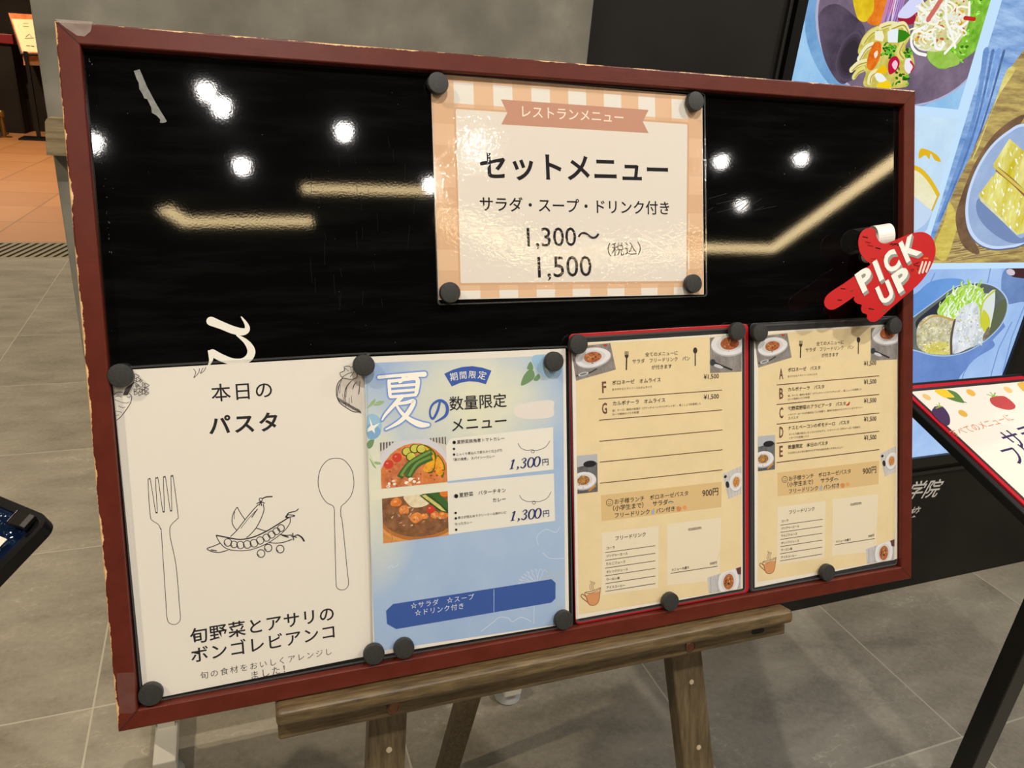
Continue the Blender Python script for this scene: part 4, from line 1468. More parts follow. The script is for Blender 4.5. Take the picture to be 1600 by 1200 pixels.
digits(zs)
zs2 = Z(700 + 10 / 7.5, 680 + 606 / 7.5, 7.5)
digits(zs2)
S.text('円', zs(1108, 358), zs(1178, 348), NV, bold=0.004)
S.text('円', zs(1116, 960), zs(1186, 950), NV, bold=0.004)
S.text('☆サラダ　☆スープ', zb(363, 762), zb(803, 695), (214, 222, 238), space=1.15, res=2)
S.text('☆ドリンク付き', zb(392, 812), zb(730, 760), (214, 222, 238), space=1.15, res=2)
S.build('lettering', t)
# blossoms, leaves and thin gold and white line flowers
S = Print(fr, P0 + 0.000015)
S.STEP = 0.0000004
GL, GD, FB, FD = (150, 178, 130), (112, 146, 104), (154, 190, 216), (128, 168, 206)
for pts, c in (([(1130, 322), (1150, 250), (1200, 205), (1225, 250), (1200, 290)], GD), ([(1170, 205), (1195, 155), (1215, 205)], GD), ([(1215, 280), (1250, 240), (1262, 268), (1240, 290)], GD),
               ([(60, 480), (85, 440), (118, 412), (108, 450)], GL), ([(105, 460), (140, 430), (180, 432), (150, 458)], GL), ([(70, 760), (60, 720), (108, 685), (100, 740)], GD), ([(110, 850), (150, 855), (155, 868), (120, 870)], GL), ([(75, 820), (125, 895), (100, 880)], GL), ([(130, 560), (170, 545), (180, 560), (140, 580)], GL)):
    S.blob(za(*pts), c, 5)
S.blob(za((1215, 115), (1330, 112), (1415, 180), (1410, 235), (1330, 270), (1262, 240), (1212, 170)), FB)
S.blob(za((1300, 180), (1330, 230), (1300, 215)), (232, 230, 216))
S.blob(za((60, 540), (110, 520), (155, 560), (160, 630), (120, 690), (62, 680)), FB)
S.blob(za((62, 600), (110, 590), (156, 640), (120, 690), (64, 680)), FD)
S.poly(za((62, 625), (85, 600), (75, 540), (100, 600), (150, 582), (112, 622), (115, 655), (92, 632), (62, 645)), (238, 236, 226))
for pts in ([(52, 480), (100, 455), (150, 445)], [(80, 800), (110, 860), (140, 870)], [(1390, 115), (1300, 190)]):
    S.stroke(za(*pts), 0.6, (176, 190, 150))
LW, LG = (212, 220, 230), (200, 190, 150)
S.stroke(zb((850, 920), (940, 850), (980, 820), (1040, 825), (1070, 850), (1130, 820), (1200, 850)), 0.7, LW)
S.stroke(zb((1220, 740), (1218, 865)), 0.6, LW)
S.stroke(zb((1250, 320), (1240, 260), (1300, 210), (1370, 230), (1400, 190)), 0.6, LW)
S.stroke(zb((1280, 370), (1330, 410), (1430, 410)), 0.6, LW)
S.stroke(zb((205, 480), (230, 460), (245, 475), (280, 450)), 0.6, LW)
R = random.Random(9)
for k in range(14):
    a = math.pi + k * math.pi / 13
    x, y = 1245 + 130 * math.cos(a), 580 + 95 * math.sin(a)
    S.stroke(zb((1245, 590), ((1245 + x) / 2 + R.uniform(-8, 8), (590 + y) / 2), (x, y), (x + 18, y + 14)), 0.5, LW if k < 9 else LG)
for k in range(30):
    S.ell(*zb(R.uniform(1370, 1425), R.uniform(480, 760)), 0.8, 0.6, LG, 0, 6)
for k in range(8):
    S.ell(*za(R.uniform(60, 560), R.uniform(180, 210) + R.uniform(0, 10)), 1.0, 0.7, (206, 196, 150), 0, 6)
S.build('flower_prints', t)


def curry_one():
    it = []
    R = random.Random(4)
    for k in range(9):
        it.append(('p', (92, 86, 84), [(k * 0.045, 0.20 - k * 0.02), (k * 0.045 + 0.02, 0.17 - k * 0.02), (k * 0.045 + 0.025, 0.0), (k * 0.045, 0.0)]))
    for k in range(9):
        it.append(('p', (112, 104, 100), [(0.62 + k * 0.045, 0.02 * k), (0.645 + k * 0.045, 0.02 * k + .02), (0.645 + k * 0.045, 0.0), (0.62 + k * 0.045, 0.0)]))
    it.append(('e', (206, 206, 210), 0.48, 0.95, 0.62, 0.72))
    it.append(('e', ('n', (196, 108, 52), (222, 142, 86), 130), 0.5, 1.0, 0.56, 0.64))
    it.append(('b', ('n', (172, 92, 56), (214, 134, 84), 160), [(0.05, 0.75), (0.25, 0.45), (0.5, 0.42), (0.62, 0.75), (0.5, 0.98), (0.1, 0.98)]))
    for x, y in ((0.12, 0.49), (0.25, 0.36)):
        it += [('e', (200, 66, 48), x, y, 0.075, 0.07), ('e', (222, 120, 104), x - 0.02, y - 0.03, 0.018, 0.014)]
    for x, y in ((0.40, 0.25), (0.52, 0.20), (0.62, 0.22), (0.46, 0.37)):
        it += [('e', (58, 74, 36), x, y, 0.075, 0.07), ('e', ('n', (188, 184, 70), (212, 206, 96), 200), x + 0.005, y - 0.005, 0.064, 0.058)]
    it += [('b', (70, 96, 26), [(0.66, 0.13), (0.82, 0.30), (0.85, 0.55), (0.77, 0.77), (0.70, 0.72), (0.72, 0.4)]), ('b', ('n', (222, 150, 20), (238, 178, 50), 200), [(0.66, 0.16), (0.80, 0.32), (0.82, 0.55), (0.76, 0.73), (0.64, 0.68), (0.74, 0.40)]),
           ('b', (84, 104, 30), [(0.86, 0.38), (0.97, 0.62), (0.94, 0.88), (0.90, 0.82)]), ('b', ('n', (224, 140, 20), (240, 176, 60), 200), [(0.86, 0.42), (0.95, 0.62), (0.92, 0.84), (0.82, 0.74)])]
    for off, w in ((0.0, 0.10), (0.12, 0.10)):
        it.append(('s', (64, 100, 46), [(0.28 + off, 0.80 + off * 0.2), (0.45 + off * .8, 0.52 + off * .3), (0.78, 0.30 + off)], w))
        it.append(('s', (112, 146, 74), [(0.30 + off, 0.76 + off * 0.2), (0.45 + off * .8, 0.50 + off * .3), (0.76, 0.29 + off)], w * 0.4))
    for k in range(22):
        it.append(('e', R.choice([(236, 226, 206), (224, 160, 110), (246, 238, 220)]), R.choice([R.uniform(0.05, 0.25), R.uniform(0.38, 0.64)]), R.uniform(0.84, 0.99), R.uniform(0.01, 0.035), R.uniform(0.01, 0.025)))
    for k in range(30):
        it.append(('e', R.choice([(222, 140, 90), (160, 74, 40), (214, 126, 70)]), R.uniform(0.05, 0.95), R.uniform(0.6, 0.98), R.uniform(0.008, 0.02), R.uniform(0.008, 0.015)))
    return it


def curry_two():
    R = random.Random(8)
    it = [('e', (214, 150, 84), 0.62, 0.3, 0.74, 0.55), ('e', (176, 110, 56), 0.62, 0.27, 0.72, 0.52), ('e', ('n', (108, 72, 48), (150, 104, 70), 140), 0.62, 0.25, 0.68, 0.48), ('s', (196, 124, 64), [(0.1, 0.72), (0.14, 0.9), (0.12, 1.0)], 0.015)]
    it.append(('b', ('n', (214, 196, 160), (232, 220, 190), 200), [(0.34, 0.0), (0.60, 0.0), (0.74, 0.16), (0.66, 0.27), (0.48, 0.28), (0.38, 0.16)]))
    for x, y, r in ((0.22, 0.12, 0.09), (0.33, 0.31, 0.09), (0.52, 0.52, 0.10), (0.64, 0.50, 0.06), (0.80, 0.50, 0.07), (0.93, 0.52, 0.09)):
        it.append(('b', ('n', (206, 108, 40), (230, 146, 74), 160), [(x + r * (0.8 + 0.4 * R.random()) * math.cos(a), y + r * 1.1 * (0.8 + 0.4 * R.random()) * math.sin(a)) for a in np.linspace(0, 6.28, 9)[:-1]]))
        it.append(('e', (240, 170, 96), x - 0.02, y - 0.02, 0.025, 0.015))
    for k in range(40):
        it.append(('e', R.choice([(176, 140, 110), (120, 80, 56), (206, 170, 140), (160, 96, 60)]), R.uniform(0.08, 0.95), R.uniform(0.25, 0.7), R.uniform(0.008, 0.03), R.uniform(0.006, 0.014), R.uniform(0, 180)))
    it += [('e', (198, 60, 44), 0.74, 0.36, 0.065, 0.06), ('e', (232, 130, 110), 0.72, 0.33, 0.016, 0.014)]
    it += [('p', (52, 84, 40), [(0.57, 0.02), (0.64, 0.0), (0.84, 0.0), (1.0, 0.30), (1.0, 0.50), (0.86, 0.42)]), ('p', ('n', (186, 180, 90), (214, 204, 130), 260), [(0.60, 0.03), (0.66, 0.02), (0.88, 0.30), (0.97, 0.46), (0.90, 0.42)]), ('p', (62, 100, 50), [(0.72, 0.0), (0.86, 0.0), (1.0, 0.26), (1.0, 0.44)]), ('e', (216, 120, 40), 0.96, 0.02, 0.08, 0.07)]
    return it


zc = Z(585, 670, 6.315)
S = Print(fr, P0 + 0.00012)
S.photo(zc((55, 137), (705, 78), (719, 525), (70, 590)), (206, 200, 192), curry_one())
S.build('tomato_curry_photo', t)
S = Print(fr, P0 + 0.00012)
S.photo(zc((75, 690), (722, 615), (733, 1050), (87, 1132)), ('n', (196, 130, 72), (214, 150, 90), 60), curry_two())
S.build('chicken_curry_photo', t)
film(t, lo, FZ)


# ---- the two cream food menus share one design
ZU, ZL = Z(880, 490, 5), Z(880, 720, 4.444)
BR, TX = (112, 74, 62), (62, 52, 50)
REDP = [(893.2, 536.5), (1159, 520), (1160.4, 919.3), (899.8, 967.5)]
CLRP = [(1178.0, 519), (1402, 506), (1401.8, 873), (1179.2, 918)]


def pasta_photo(seed, wood=((120, 116, 112), (150, 146, 142)), plate=(0.5, 0.42, 0.42, 0.30), sauce=((150, 84, 48), (196, 120, 72)), extra=()):
    R = random.Random(seed)
    px, py, rx, ry = plate
    it = []
    for k in range(5):
        it.append(('s', (104, 100, 98), [(0.1 + 0.22 * k, 0.0), (0.06 + 0.22 * k, 1.0)], 0.008))
    it += [('e', (176, 176, 178), px + 0.01, py + 0.03, rx * 1.03, ry * 1.03), ('e', (222, 220, 220), px, py, rx, ry), ('e', (206, 205, 206), px, py, rx * 0.72, ry * 0.70)]
    it.append(('e', ('n', sauce[0], sauce[1], 420), px, py, rx * 0.50, ry * 0.55))
    for k in range(26):
        a, r = R.uniform(0, 6.28), R.uniform(0, 0.46)
        it.append(('e', R.choice([(96, 48, 30), (206, 150, 90), (150, 70, 40), (222, 176, 110), (60, 40, 30)]), px + rx * r * math.cos(a), py + ry * 1.6 * r * math.sin(a), R.uniform(0.01, 0.035), R.uniform(0.008, 0.016), R.uniform(0, 180)))
    return it + list(extra)


FORKS = [('s', (60, 58, 58), [(0.02, 0.86), (0.3, 0.88), (0.55, 0.80)], 0.035), ('e', (196, 196, 198), 0.2, 0.86, 0.13, 0.05), ('e', (120, 120, 122), 0.2, 0.86, 0.09, 0.03)]


def food_menu(fr, t, items, to):
    """`to`: pixels of the red-cased sheet -> local metres, for what both sheets have in common"""
    S = Print(fr, P0, to)
    S.poly(ZU((95, 240), (1396, 165)) + ZL((1237, 890), (108, 1068)), CREAM)
    S.poly(ZL((260, 240), (1100, 145), (1098, 322), (266, 420)), (214, 184, 132))
    for q in (((268, 500), (664, 452), (660, 880), (268, 932)), ((722, 440), (1097, 394), (1085, 828), (722, 864))):
        S.poly(ZL(*q), (226, 214, 188))
    S.poly([(1160, 790), ZL(1030, 775), (1150, 800)], CREAM)
    S.build('printed_ground', t)
    S2 = Print(fr, P0 + 0.0001, to)
    S2.photo(ZU((60, 262), (368, 230), (412, 437), (100, 525)), ('n', (116, 110, 106), (150, 144, 140), 60), pasta_photo(11, plate=(0.50, 0.40, 0.44, 0.27), extra=[('e', (190, 60, 50), 0.86, 0.06, 0.05, 0.03)] + FORKS))
    S2.build('pasta_photo', t)
    S2 = Print(fr, P0 + 0.0001, to)
    S2.photo(ZU((1145, 188), (1396, 170), (1393, 453), (1147, 465)), ('n', (120, 114, 110), (152, 146, 142), 60), pasta_photo(12, plate=(0.62, 0.20, 0.58, 0.36), sauce=((196, 110, 50), (150, 84, 66)), extra=[('s', (44, 44, 48), [(0.02, 0.66), (0.35, 0.80), (0.70, 0.94)], 0.05), ('e', (196, 196, 200), 0.26, 0.82, 0.16, 0.05, 20), ('e', (50, 60, 66), 0.08, 0.70, 0.09, 0.10)]))
    S2.build('pasta_photo', t)
    S2 = Print(fr, P0 + 0.0001, to)
    S2.photo(ZL((96, -34), (236, -47), (240, 215), (99, 230)), ('n', (70, 72, 74), (120, 122, 126), 60), pasta_photo(13, plate=(0.30, 0.66, 0.62, 0.42), sauce=((196, 150, 84), (110, 66, 40)), extra=[('p', (176, 180, 186), [(0, 0), (1, 0), (1, 0.22), (0, 0.3)]), ('e', (36, 34, 40), 0.62, 0.24, 0.32, 0.16), ('s', (190, 130, 50), [(0.55, 0.96), (0.9, 0.82)], 0.1)]))
    S2.build('pasta_photo', t)
    S2 = Print(fr, P0 + 0.0001, to)
    S2.photo(ZL((1104, 92), (1236, 35), (1237, 228), (1148, 265)), ('n', (186, 184, 182), (206, 204, 200), 40), pasta_photo(14, plate=(0.68, 0.5, 0.42, 0.40), sauce=((206, 160, 84), (190, 110, 60)), extra=[('e', (36, 36, 40), 0.12, 0.14, 0.08, 0.07), ('e', (40, 42, 44), 0.14, 0.46, 0.10, 0.16)]))
    S2.build('pasta_photo', t)
    S2 = Print(fr, P0 + 0.0001, to)
    S2.photo(ZL((1000, 812), (1234, 735), (1234, 888), (1012, 922)), ('n', (176, 174, 176), (200, 198, 198), 40), pasta_photo(15, plate=(0.62, 0.55, 0.32, 0.32), sauce=((150, 84, 50), (190, 120, 70)), extra=[('p', (96, 60, 66), [(0.85, 0.0), (1, 0.0), (1, 0.35), (0.9, 0.3)])]))
    S2.build('pasta_photo', t)
    S3 = Print(fr, P0 + 0.0001, to)
    # fork and spoon silhouettes, smiling face, coffee cup and small food marks
    S3.stroke(ZU((495, 345), (493, 437)), 2.2, TX, smooth=False)
    S3.blob(ZU((481, 325), (508, 322), (508, 338), (496, 352), (484, 340)), TX, 3)
    for x in (483, 491, 499, 507):
        S3.stroke(ZU((x, 296), (x, 328)), 0.9, TX, smooth=False)
    S3.stroke(ZU((1031, 310), (1031, 404)), 1.8, TX, smooth=False)
    S3.ell(*ZU(1031, 288), 3.3, 4.8, TX, 0, 20)
    cx, cy = ZL(322, 290)
    outline(S3, [(cx + 5.2 * math.cos(a), cy + 5.2 * math.sin(a)) for a in np.linspace(0, 6.283, 17)[:-1]], 0.7, TX, True, 3)
    S3.stroke([(cx - 2.6, cy + 1.0), (cx, cy + 2.8), (cx + 2.6, cy + 0.6)], 0.6, TX)
    S3.ell(cx - 1.6, cy - 1.4, 0.55, 0.7, TX, 0, 8)
    S3.ell(cx + 1.6, cy - 1.7, 0.55, 0.7, TX, 0, 8)
    S3.blob(ZL((160, 935), (250, 905), (258, 900), (245, 980), (215, 1003), (178, 995)), (206, 146, 98))
    outline(S3, ZL((150, 915), (200, 905), (255, 882), (257, 890), (246, 975), (215, 1003), (178, 995), (162, 950)), 0.7, (96, 60, 40))
    outline(S3, ZL((150, 915), (190, 920), (256, 890)), 0.6, (96, 60, 40), False)
    S3.stroke(ZL((160, 945), (132, 925), (126, 945), (168, 980)), 1.2, (150, 96, 60))
    for k in range(3):
        S3.stroke(ZL((190 + 12 * k, 900), (184 + 12 * k, 870), (196 + 12 * k, 850), (188 + 12 * k, 832 + 6 * k)), 0.5, (96, 60, 40))
    S3.ell(*ZL(747, 288), 4.2, 2.0, (96, 112, 80), 0, 14)
    S3.ell(*ZL(747, 291), 3.4, 1.2, (186, 180, 160), 0, 14)
    S3.poly(ZL((612, 345), (634, 342), (630, 368), (616, 370)), (150, 176, 206))
    S3.stroke(ZL((622, 345), (632, 330)), 0.7, (206, 110, 90), smooth=False)
    S3.blob(ZL((785, 325), (800, 315), (820, 325), (815, 345), (795, 350)), (206, 140, 84), 3)
    S3.blob(ZL((828, 322), (845, 308), (858, 325), (845, 340)), (222, 160, 90), 3)
    S3.build('illustration', t)
    S4 = Print(fr, P0 + 0.0001, to)
    T = S4.text
    T('全てのメニューに', ZU(640, 337), ZU(895, 323), TX, bold=0.014, res=2)
    T('サラダ　フリードリンク　パン', ZU(540, 392), ZU(990, 366), TX, bold=0.014, res=2)
    T('が付きます', ZU(690, 438), ZU(848, 428), TX, bold=0.014, res=2)
    T('お子様ランチ　ボロネーゼパスタ', ZL(357, 303), ZL(868, 242), TX, bold=0.010, res=2)
    T('（小学生まで）　サラダ', ZL(345, 351), ZL(727, 306), TX, bold=0.014, res=2)
    T('フリードリンク', ZL(358, 398), ZL(600, 370), TX, bold=0.014, res=2)
    T('パン付き', ZL(645, 366), ZL(775, 348), TX, bold=0.014, res=2)
    T('900円', ZL(966, 253), ZL(1077, 238), TX, bold=0.012, h=10.5)
    T('フリードリンク', ZL(362, 554), ZL(573, 524), TX, bold=0.014, res=2)
    T('custom', ZL(868, 486), ZL(958, 474), TX, bold=0.012, res=2)
    for k, s in enumerate(('コーラ', 'ジンジャーエール', 'りんごジュース', 'オレンジジュース', 'ウーロン茶', 'アイスコーヒー')):
        w = (57, 148, 132, 148, 93, 128)[k]
        y = 617 + 54.5 * k
        T(s, ZL(300, y), ZL(300 + w, y - w * 0.135), TX, bold=0.016, res=2)
        S4.stroke(ZL((292, 637 + 54 * k), (639, 589 + 52.5 * k)), 0.8, (74, 58, 56), smooth=False)
    T('メニュー大盛り', ZL(752, 767), ZL(873, 749), TX, bold=0.014, res=2)
    T('500円', ZL(1018, 724), ZL(1066, 717), TX, bold=0.01, res=2)
    S4.stroke(ZL((745, 781), (1072, 731)), 0.8, (74, 58, 56), smooth=False)
    S4.to = lambda p: fr.px(p, P0)
    for kind, s, a, b, extra in items:
        if kind == 'line':
            S4.stroke([a, b], 1.0, (92, 64, 58), smooth=False, cap=False)
        else:
            c = {'letter': BR, 'name': TX, 'small': (92, 80, 72), 'price': TX}[kind]
            S4.text(s, a, b, c, bold={'letter': 0.02, 'name': 0.009, 'small': 0.002, 'price': 0.008}[kind], res=2, h=extra)
    S4.build('lettering', t)
    return S4


RED = plain('red_plastic', (166, 20, 30), 0.35, 0.5)
frR, tR, loR, lpR = sheet('food_menu_case', 'cream food menu with blank lines below dish G, held in a red-rimmed case', [(889, 522), (1169.5, 505.5), (1170.3, 925.5), (899.3, 977.5)], REDP, 0.0028, PAPER, backing=RED)
LP = lambda z: z
it = [('letter', 'F', ZU(305, 621), ZU(338, 618), 16.5), ('name', 'ボロネーゼ　オムライス', ZU(383, 558), ZU(762, 532), None), ('small', 'まろやかなトマトソースのオムライス', ZU(383, 602), ZU(693, 580), None), ('price', '¥1,500', ZU(1098, 519), ZU(1215, 511), 8),
      ('line', '', ZU(275, 667), ZU(1240, 597), 0),
      ('letter', 'G', ZU(303, 786), ZU(343, 783), 16.5), ('name', 'カルボナーラ　オムライス', ZU(387, 719), ZU(797, 690), None), ('small', '卵、チーズ、豚肉の塩漬け（グアンチャーレやパンチェッタ）、黒こしょうを使用した', ZU(385, 768), ZU(1075, 711), None), ('small', 'ローマ発祥のパスタ料理', ZU(385, 798), ZU(590, 780), None), ('price', '¥1,500', ZU(1098, 677), ZU(1215, 669), 8),
      ('line', '', ZU(280, 832), ZU(1240, 752), 0), ('line', '', ZU(282, 997), ZU(1243, 908), 0), ('line', '', ZU(285, 1160), ZU(1243, 1063), 0), ('line', '', ZL(255, 155), ZL(1105, 62), 0)]
toR = lambda p: frR.px(p, P0)
food_menu(frR, tR, it, toR)
# the case: dark gap round the paper under a clear front
gap = [tuple(np.array(p) * np.array([0.972, 0.981]) + np.array([-0.0022, -0.0004])) for p in loR]


def case_front(t, lo, lp, rim, rim_mat):
    # dark backing seen between paper and rim
    q = round_quad(rim, 0.005)
    n = len(q)
    MB().add([(x, y, -0.00005) for x, y in q], [tuple(range(n))[::-1]]).build('dark_backing', plain('case_dark_backing', (30, 30, 31), 0.5), t)


case_front(tR, loR, lpR, gap, RED)
film(tR, gap, FZ, 0.004)

frC, tC, loC, lpC = sheet('food_menu_case', 'cream food menu listing dishes A to E, held in a clear dark-backed case', [(1171.8, 505.5), (1406.5, 493), (1406.2, 884.5), (1170.8, 928.5)], CLRP, 0.0028, PAPER, backing=plain('dark_case_back', (40, 40, 42), 0.4))
ZU2, ZL2 = Z(1160, 490, 5.4556), Z(1160, 690, 4.8)
it = []
for L_, yl, nm, yn, xn, smalls, yp, ln in (
    ('A', 561, 'ボロネーゼ　パスタ', (497, 476), 665, [('まろやかなトマトソースのパスタ', 388, 545, 636, 524)], 447, (290, 608, 1165, 530)),
    ('B', 729, 'カルボナーラ　パスタ', (664, 638), 697, [('卵、チーズ、豚肉の塩漬け（グアンチャーレやパンチェッタ）、黒こしょうを使用した', 388, 711, 1015, 652), ('ローマ発祥のパスタ料理', 388, 741, 572, 722)], 605, (290, 775, 1165, 688)),
    ('C', 894, '旬野菜野菜のアラビアータ　パスタ', (828, 782), 880, [('イタリア・ローマの代表的なパスタ料理で、唐辛子を効かせたスパイシーなトマトソー', 388, 873, 1025, 806), ('スパスタ', 388, 905, 475, 895)], 765, (290, 942, 1165, 846)),
    ('D', 1059, 'ナスとベーコンのポモドーロ　パスタ', (993, 940), 910, [('オイルで揚げ焼きしたとろとろのなすと、トマトソース（ポモドーロ）を絡めた、', 395, 1040, 1010, 974), ('イタリアの定番パスタ', 395, 1072, 565, 1052)], 922, (290, 1105, 1165, 1002)),
    ('E', 1222, '数量限定　本日のパスタ', (1156, 1119), 727, [('その日仕入れた旬の食材やおすすめの食材を使って作るメニュー', 388, 1198, 860, 1146)], 1080, (290, 1269, 1165, 1158))):
    it.append(('letter', L_, ZU2(314, yl), ZU2(347 if L_ != 'E' else 343, yl - 3), 15))
    it.append(('name', nm, ZU2(388, yn[0]), ZU2(xn, yn[1]), None))
    for s, xa, ya, xb, yb in smalls:
        it.append(('small', s, ZU2(xa, ya), ZU2(xb, yb), None))
    it.append(('price', '¥1,500', ZU2(1035, yp + 5), ZU2(1140, yp - 3), 7.4))
    it.append(('line', '', ZU2(ln[0], ln[1]), ZU2(ln[2], ln[3]), 0))
# the same artwork, placed by its position on the sheet
cR, cC = np.array(lpR), np.array(lpC)


def toC(p):
    x, y = toR(p)
    # both sheets are A4: the shared artwork keeps its distance from the sheet's middle
    return (x, y)


last = food_menu(frC, tC, it, toC)
S = Print(frC, last.z + 0.00002)
S.stroke(ZU2((915, 750), (905, 772), (885, 778)), [0.8, 3.0, 0.6], (196, 60, 40))
S.build('chilli_mark', tC)
gapC = [tuple(np.array(p) * np.array([0.984, 0.988])) for p in loC]
film(tC, gapC, FZ, 0.004)

# ------------------------------------------------------------------ magnets
mag_me = None
for (x, y), off, label in (
    ((685, 129), .0042, 'round black magnet on the top left corner of the checked set menu sheet'),
    ((1088, 157.5), .0042, 'round black magnet on the top right corner of the checked set menu sheet'),
    ((1085, 443), .0042, 'round black magnet on the bottom right corner of the checked set menu sheet'),
    ((704, 457), .0042, 'scratched round black magnet on the bottom left corner of the checked set menu sheet'),
    ((187.5, 587), .0042, 'round black magnet above the turnip drawing on the white pasta sheet'),
    ((569, 571), .0072, 'round black magnet over the pumpkin drawing, where white and blue sheets meet'),
    ((235, 1086.5), .0042, 'round black magnet at the bottom left corner of the white pasta sheet'),
    ((585, 1023.5), .0072, 'round black magnet on the bottom right corner of the white pasta sheet'),
    ((632, 1014.5), .0072, 'round black magnet under the dark blue band of the blue sheet'),
    ((867, 565), .0072, 'round black magnet over the blossom at the top right of the blue sheet'),
    ((882, 970), .0072, 'round black magnet on the bottom right corner of the blue sheet'),
    ((905, 538), .0072, 'round black magnet on the top left corner of the red-rimmed menu case'),
    ((1154, 517.5), .0072, 'round black magnet on the top right corner of the red-rimmed menu case'),
    ((1049, 941), .0072, 'round black magnet on the bottom rim of the red-rimmed menu case'),
    ((1189, 520), .0072, 'round black magnet on the top left corner of the clear dark-backed menu case'),
    ((1400, 509), .0072, 'round black magnet on the clear dark-backed case, under the red hand card'),
    ((1295, 895.5), .0072, 'round black magnet on the bottom edge of the clear dark-backed menu case'),
):
    base = off - 0.0012
    q = BOARD.px((x, y), base + 0.0065)
    fr = BOARD.moved(q[0], q[1], base)
    if mag_me is None:
        o = MB().lathe([(0.0097, 0.0), (0.0101, 0.0006), (0.0101, 0.0055), (0.0096, 0.0064), (0.0086, 0.0066)], 40).build('magnet', MAT['magnet'], frame=fr, smooth=True)
        mag_me = o.data
    else:
        o = bpy.data.objects.new('magnet', mag_me)
        COL.objects.link(o)
        o.matrix_world = fr.matrix()
        m = o.modifiers.new('edge_split', 'EDGE_SPLIT')
        m.split_angle = math.radians(38)
    tag(o, label, 'magnet', 'black magnets on the menu board')

# ------------------------------------------------------------------ pointing hand card
z4 = Z(1200, 330, 3.75)
CO = 0.030
hand = z4((530, 190), (535, 150), (552, 118), (580, 100), (610, 98), (628, 115), (636, 150), (655, 180), (690, 190), (730, 175), (790, 150), (850, 128), (905, 122), (950, 142), (977, 190), (981, 250), (958, 318), (925, 375), (880, 430), (800, 500), (720, 570), (660, 625), (628, 647), (600, 645), (582, 628), (581, 606), (556, 595), (546, 572), (550, 549), (522, 540), (504, 520), (506, 500), (470, 525), (400, 570), (365, 577), (338, 560), (330, 530), (345, 495), (385, 462), (440, 427), (500, 385), (560, 340), (600, 312), (565, 280), (540, 240))
cc = np.mean([BOARD.px(p, CO) for p in hand], axis=0)
frH = BOARD.moved(cc[0], cc[1], CO)
tH = thing('pointing_hand_card', 'red pointing hand shaped card lettered PICK UP on a curled white strip', 'sign', frH)
hl = [tuple(p) for p in smooth_path([frH.px(p) for p in hand], 4, True)]
MB().prism(hl, -0.0006, 0.0).build('card', plain('red_card', (190, 22, 28), 0.35, 0.5), tH)
S = Print(frH, 0.00005)
R = random.Random(6)
for (x, y), c in (((570, 150), (40, 20, 20)), ((645, 215), (40, 20, 20)), ((440, 450), (60, 20, 20)), ((420, 515), (50, 20, 20)), ((490, 460), (90, 70, 50)), ((605, 570), (60, 30, 20)), ((680, 580), (90, 90, 50)), ((585, 180), (120, 30, 30)), ((925, 270), (206, 120, 30)), ((600, 200), (130, 20, 24)), ((630, 310), (110, 20, 22)), ((560, 470), (40, 20, 20))):
    a = R.uniform(-60, 20)
    S.stroke([z4(x - 14 * math.cos(a / 57), y - 10 * math.sin(a / 57)), z4(x + 14 * math.cos(a / 57), y + 6)], 1.6, c, smooth=False)
for k in range(16):
    x, y = R.uniform(840, 900), R.uniform(290, 360)
    S.stroke([z4(x, y), z4(x + R.uniform(-40, 20), y + R.uniform(-10, 20))], 1.0, R.choice([(120, 20, 20), (206, 70, 30), (90, 16, 18)]), smooth=False)
for k in range(9):
    x, y = R.uniform(570, 680), R.uniform(260, 300)
    S.stroke([z4(x, y), z4(x + 30, y + R.uniform(-10, 10))], 0.8, R.choice([(120, 16, 18), (214, 60, 30)]), smooth=False)
for dx in (0, 20, 42):
    S.stroke(z4((885 + dx, 362 - dx * 0.2), (905 + dx, 300)), 3.2, (222, 206, 190), smooth=False)
for k in range(4):
    x = 715 + 14 * k
    S.stroke([z4(x, 195 + 6 * (k % 2)), z4(x + 14, 190)], 1.6, (60, 10, 12), smooth=False)
GY, LT = (150, 146, 140), (236, 232, 224)
# printed block letters: grey sides, pale faces
LET = (('P', (553, 482), (632, 424), 29), ('I', (652, 413), (678, 396), 29), ('C', (706, 378), (782, 322), 29), ('K', (810, 305), (900, 240), 30), ('U', (668, 556), (745, 502), 27), ('P', (765, 484), (848, 420), 28))
for k in range(7, -1, -1):
    for ch, a, b, h in LET:
        S.text(ch, z4(*a), z4(*b), GY if k else LT, bold=0.042, h=h, res=3, dx=(0.42 * k, 0.62 * k))
S.build('lettering', tH, 'pale block letters reading PICK UP')
# the strip: stuck behind the card, curls up and over to a magnet foot on the board
st = MB()
pa, pb = frH.px(z4(640, 185)), frH.px(z4(795, 160))
dirx = np.array(pb) - np.array(pa)
wv = dirx * 0.62
cen = (np.array(pa) + np.array(pb)) / 2 + np.array([-0.001, 0.0])
prof = []
for a in np.linspace(-100, 200, 26):
    r = 0.0145
    prof.append((r * math.sin(math.radians(a)) * 0.9, r * 0.35 + r * math.cos(math.radians(a))))   # (n, v)
vs, fs = [], []
for i, (nz, vy) in enumerate(prof):
    for sgn in (-0.5, 0.5):
        vs.append((cen[0] + wv[0] * sgn + 0.004 * (-nz / 0.0145), cen[1] + wv[1] * sgn + vy, -0.014 + nz))
for i in range(len(prof) - 1):
    fs.append((2 * i, 2 * i + 1, 2 * i + 3, 2 * i + 2))
st.add(vs, fs)
o = st.build('curled_strip', plain('white_plastic_strip', (226, 222, 214), 0.35), tH, smooth=False)
md = o.modifiers.new('solid', 'SOLIDIFY')
md.thickness = 0.0006
MB().lathe([(0.007, -0.0295), (0.007, -0.026), (0.006, -0.0255)], 28, (cen[0] - 0.006, cen[1] - 0.016, 0)).build('mount', plain('white_mount', (206, 204, 198), 0.4), tH)

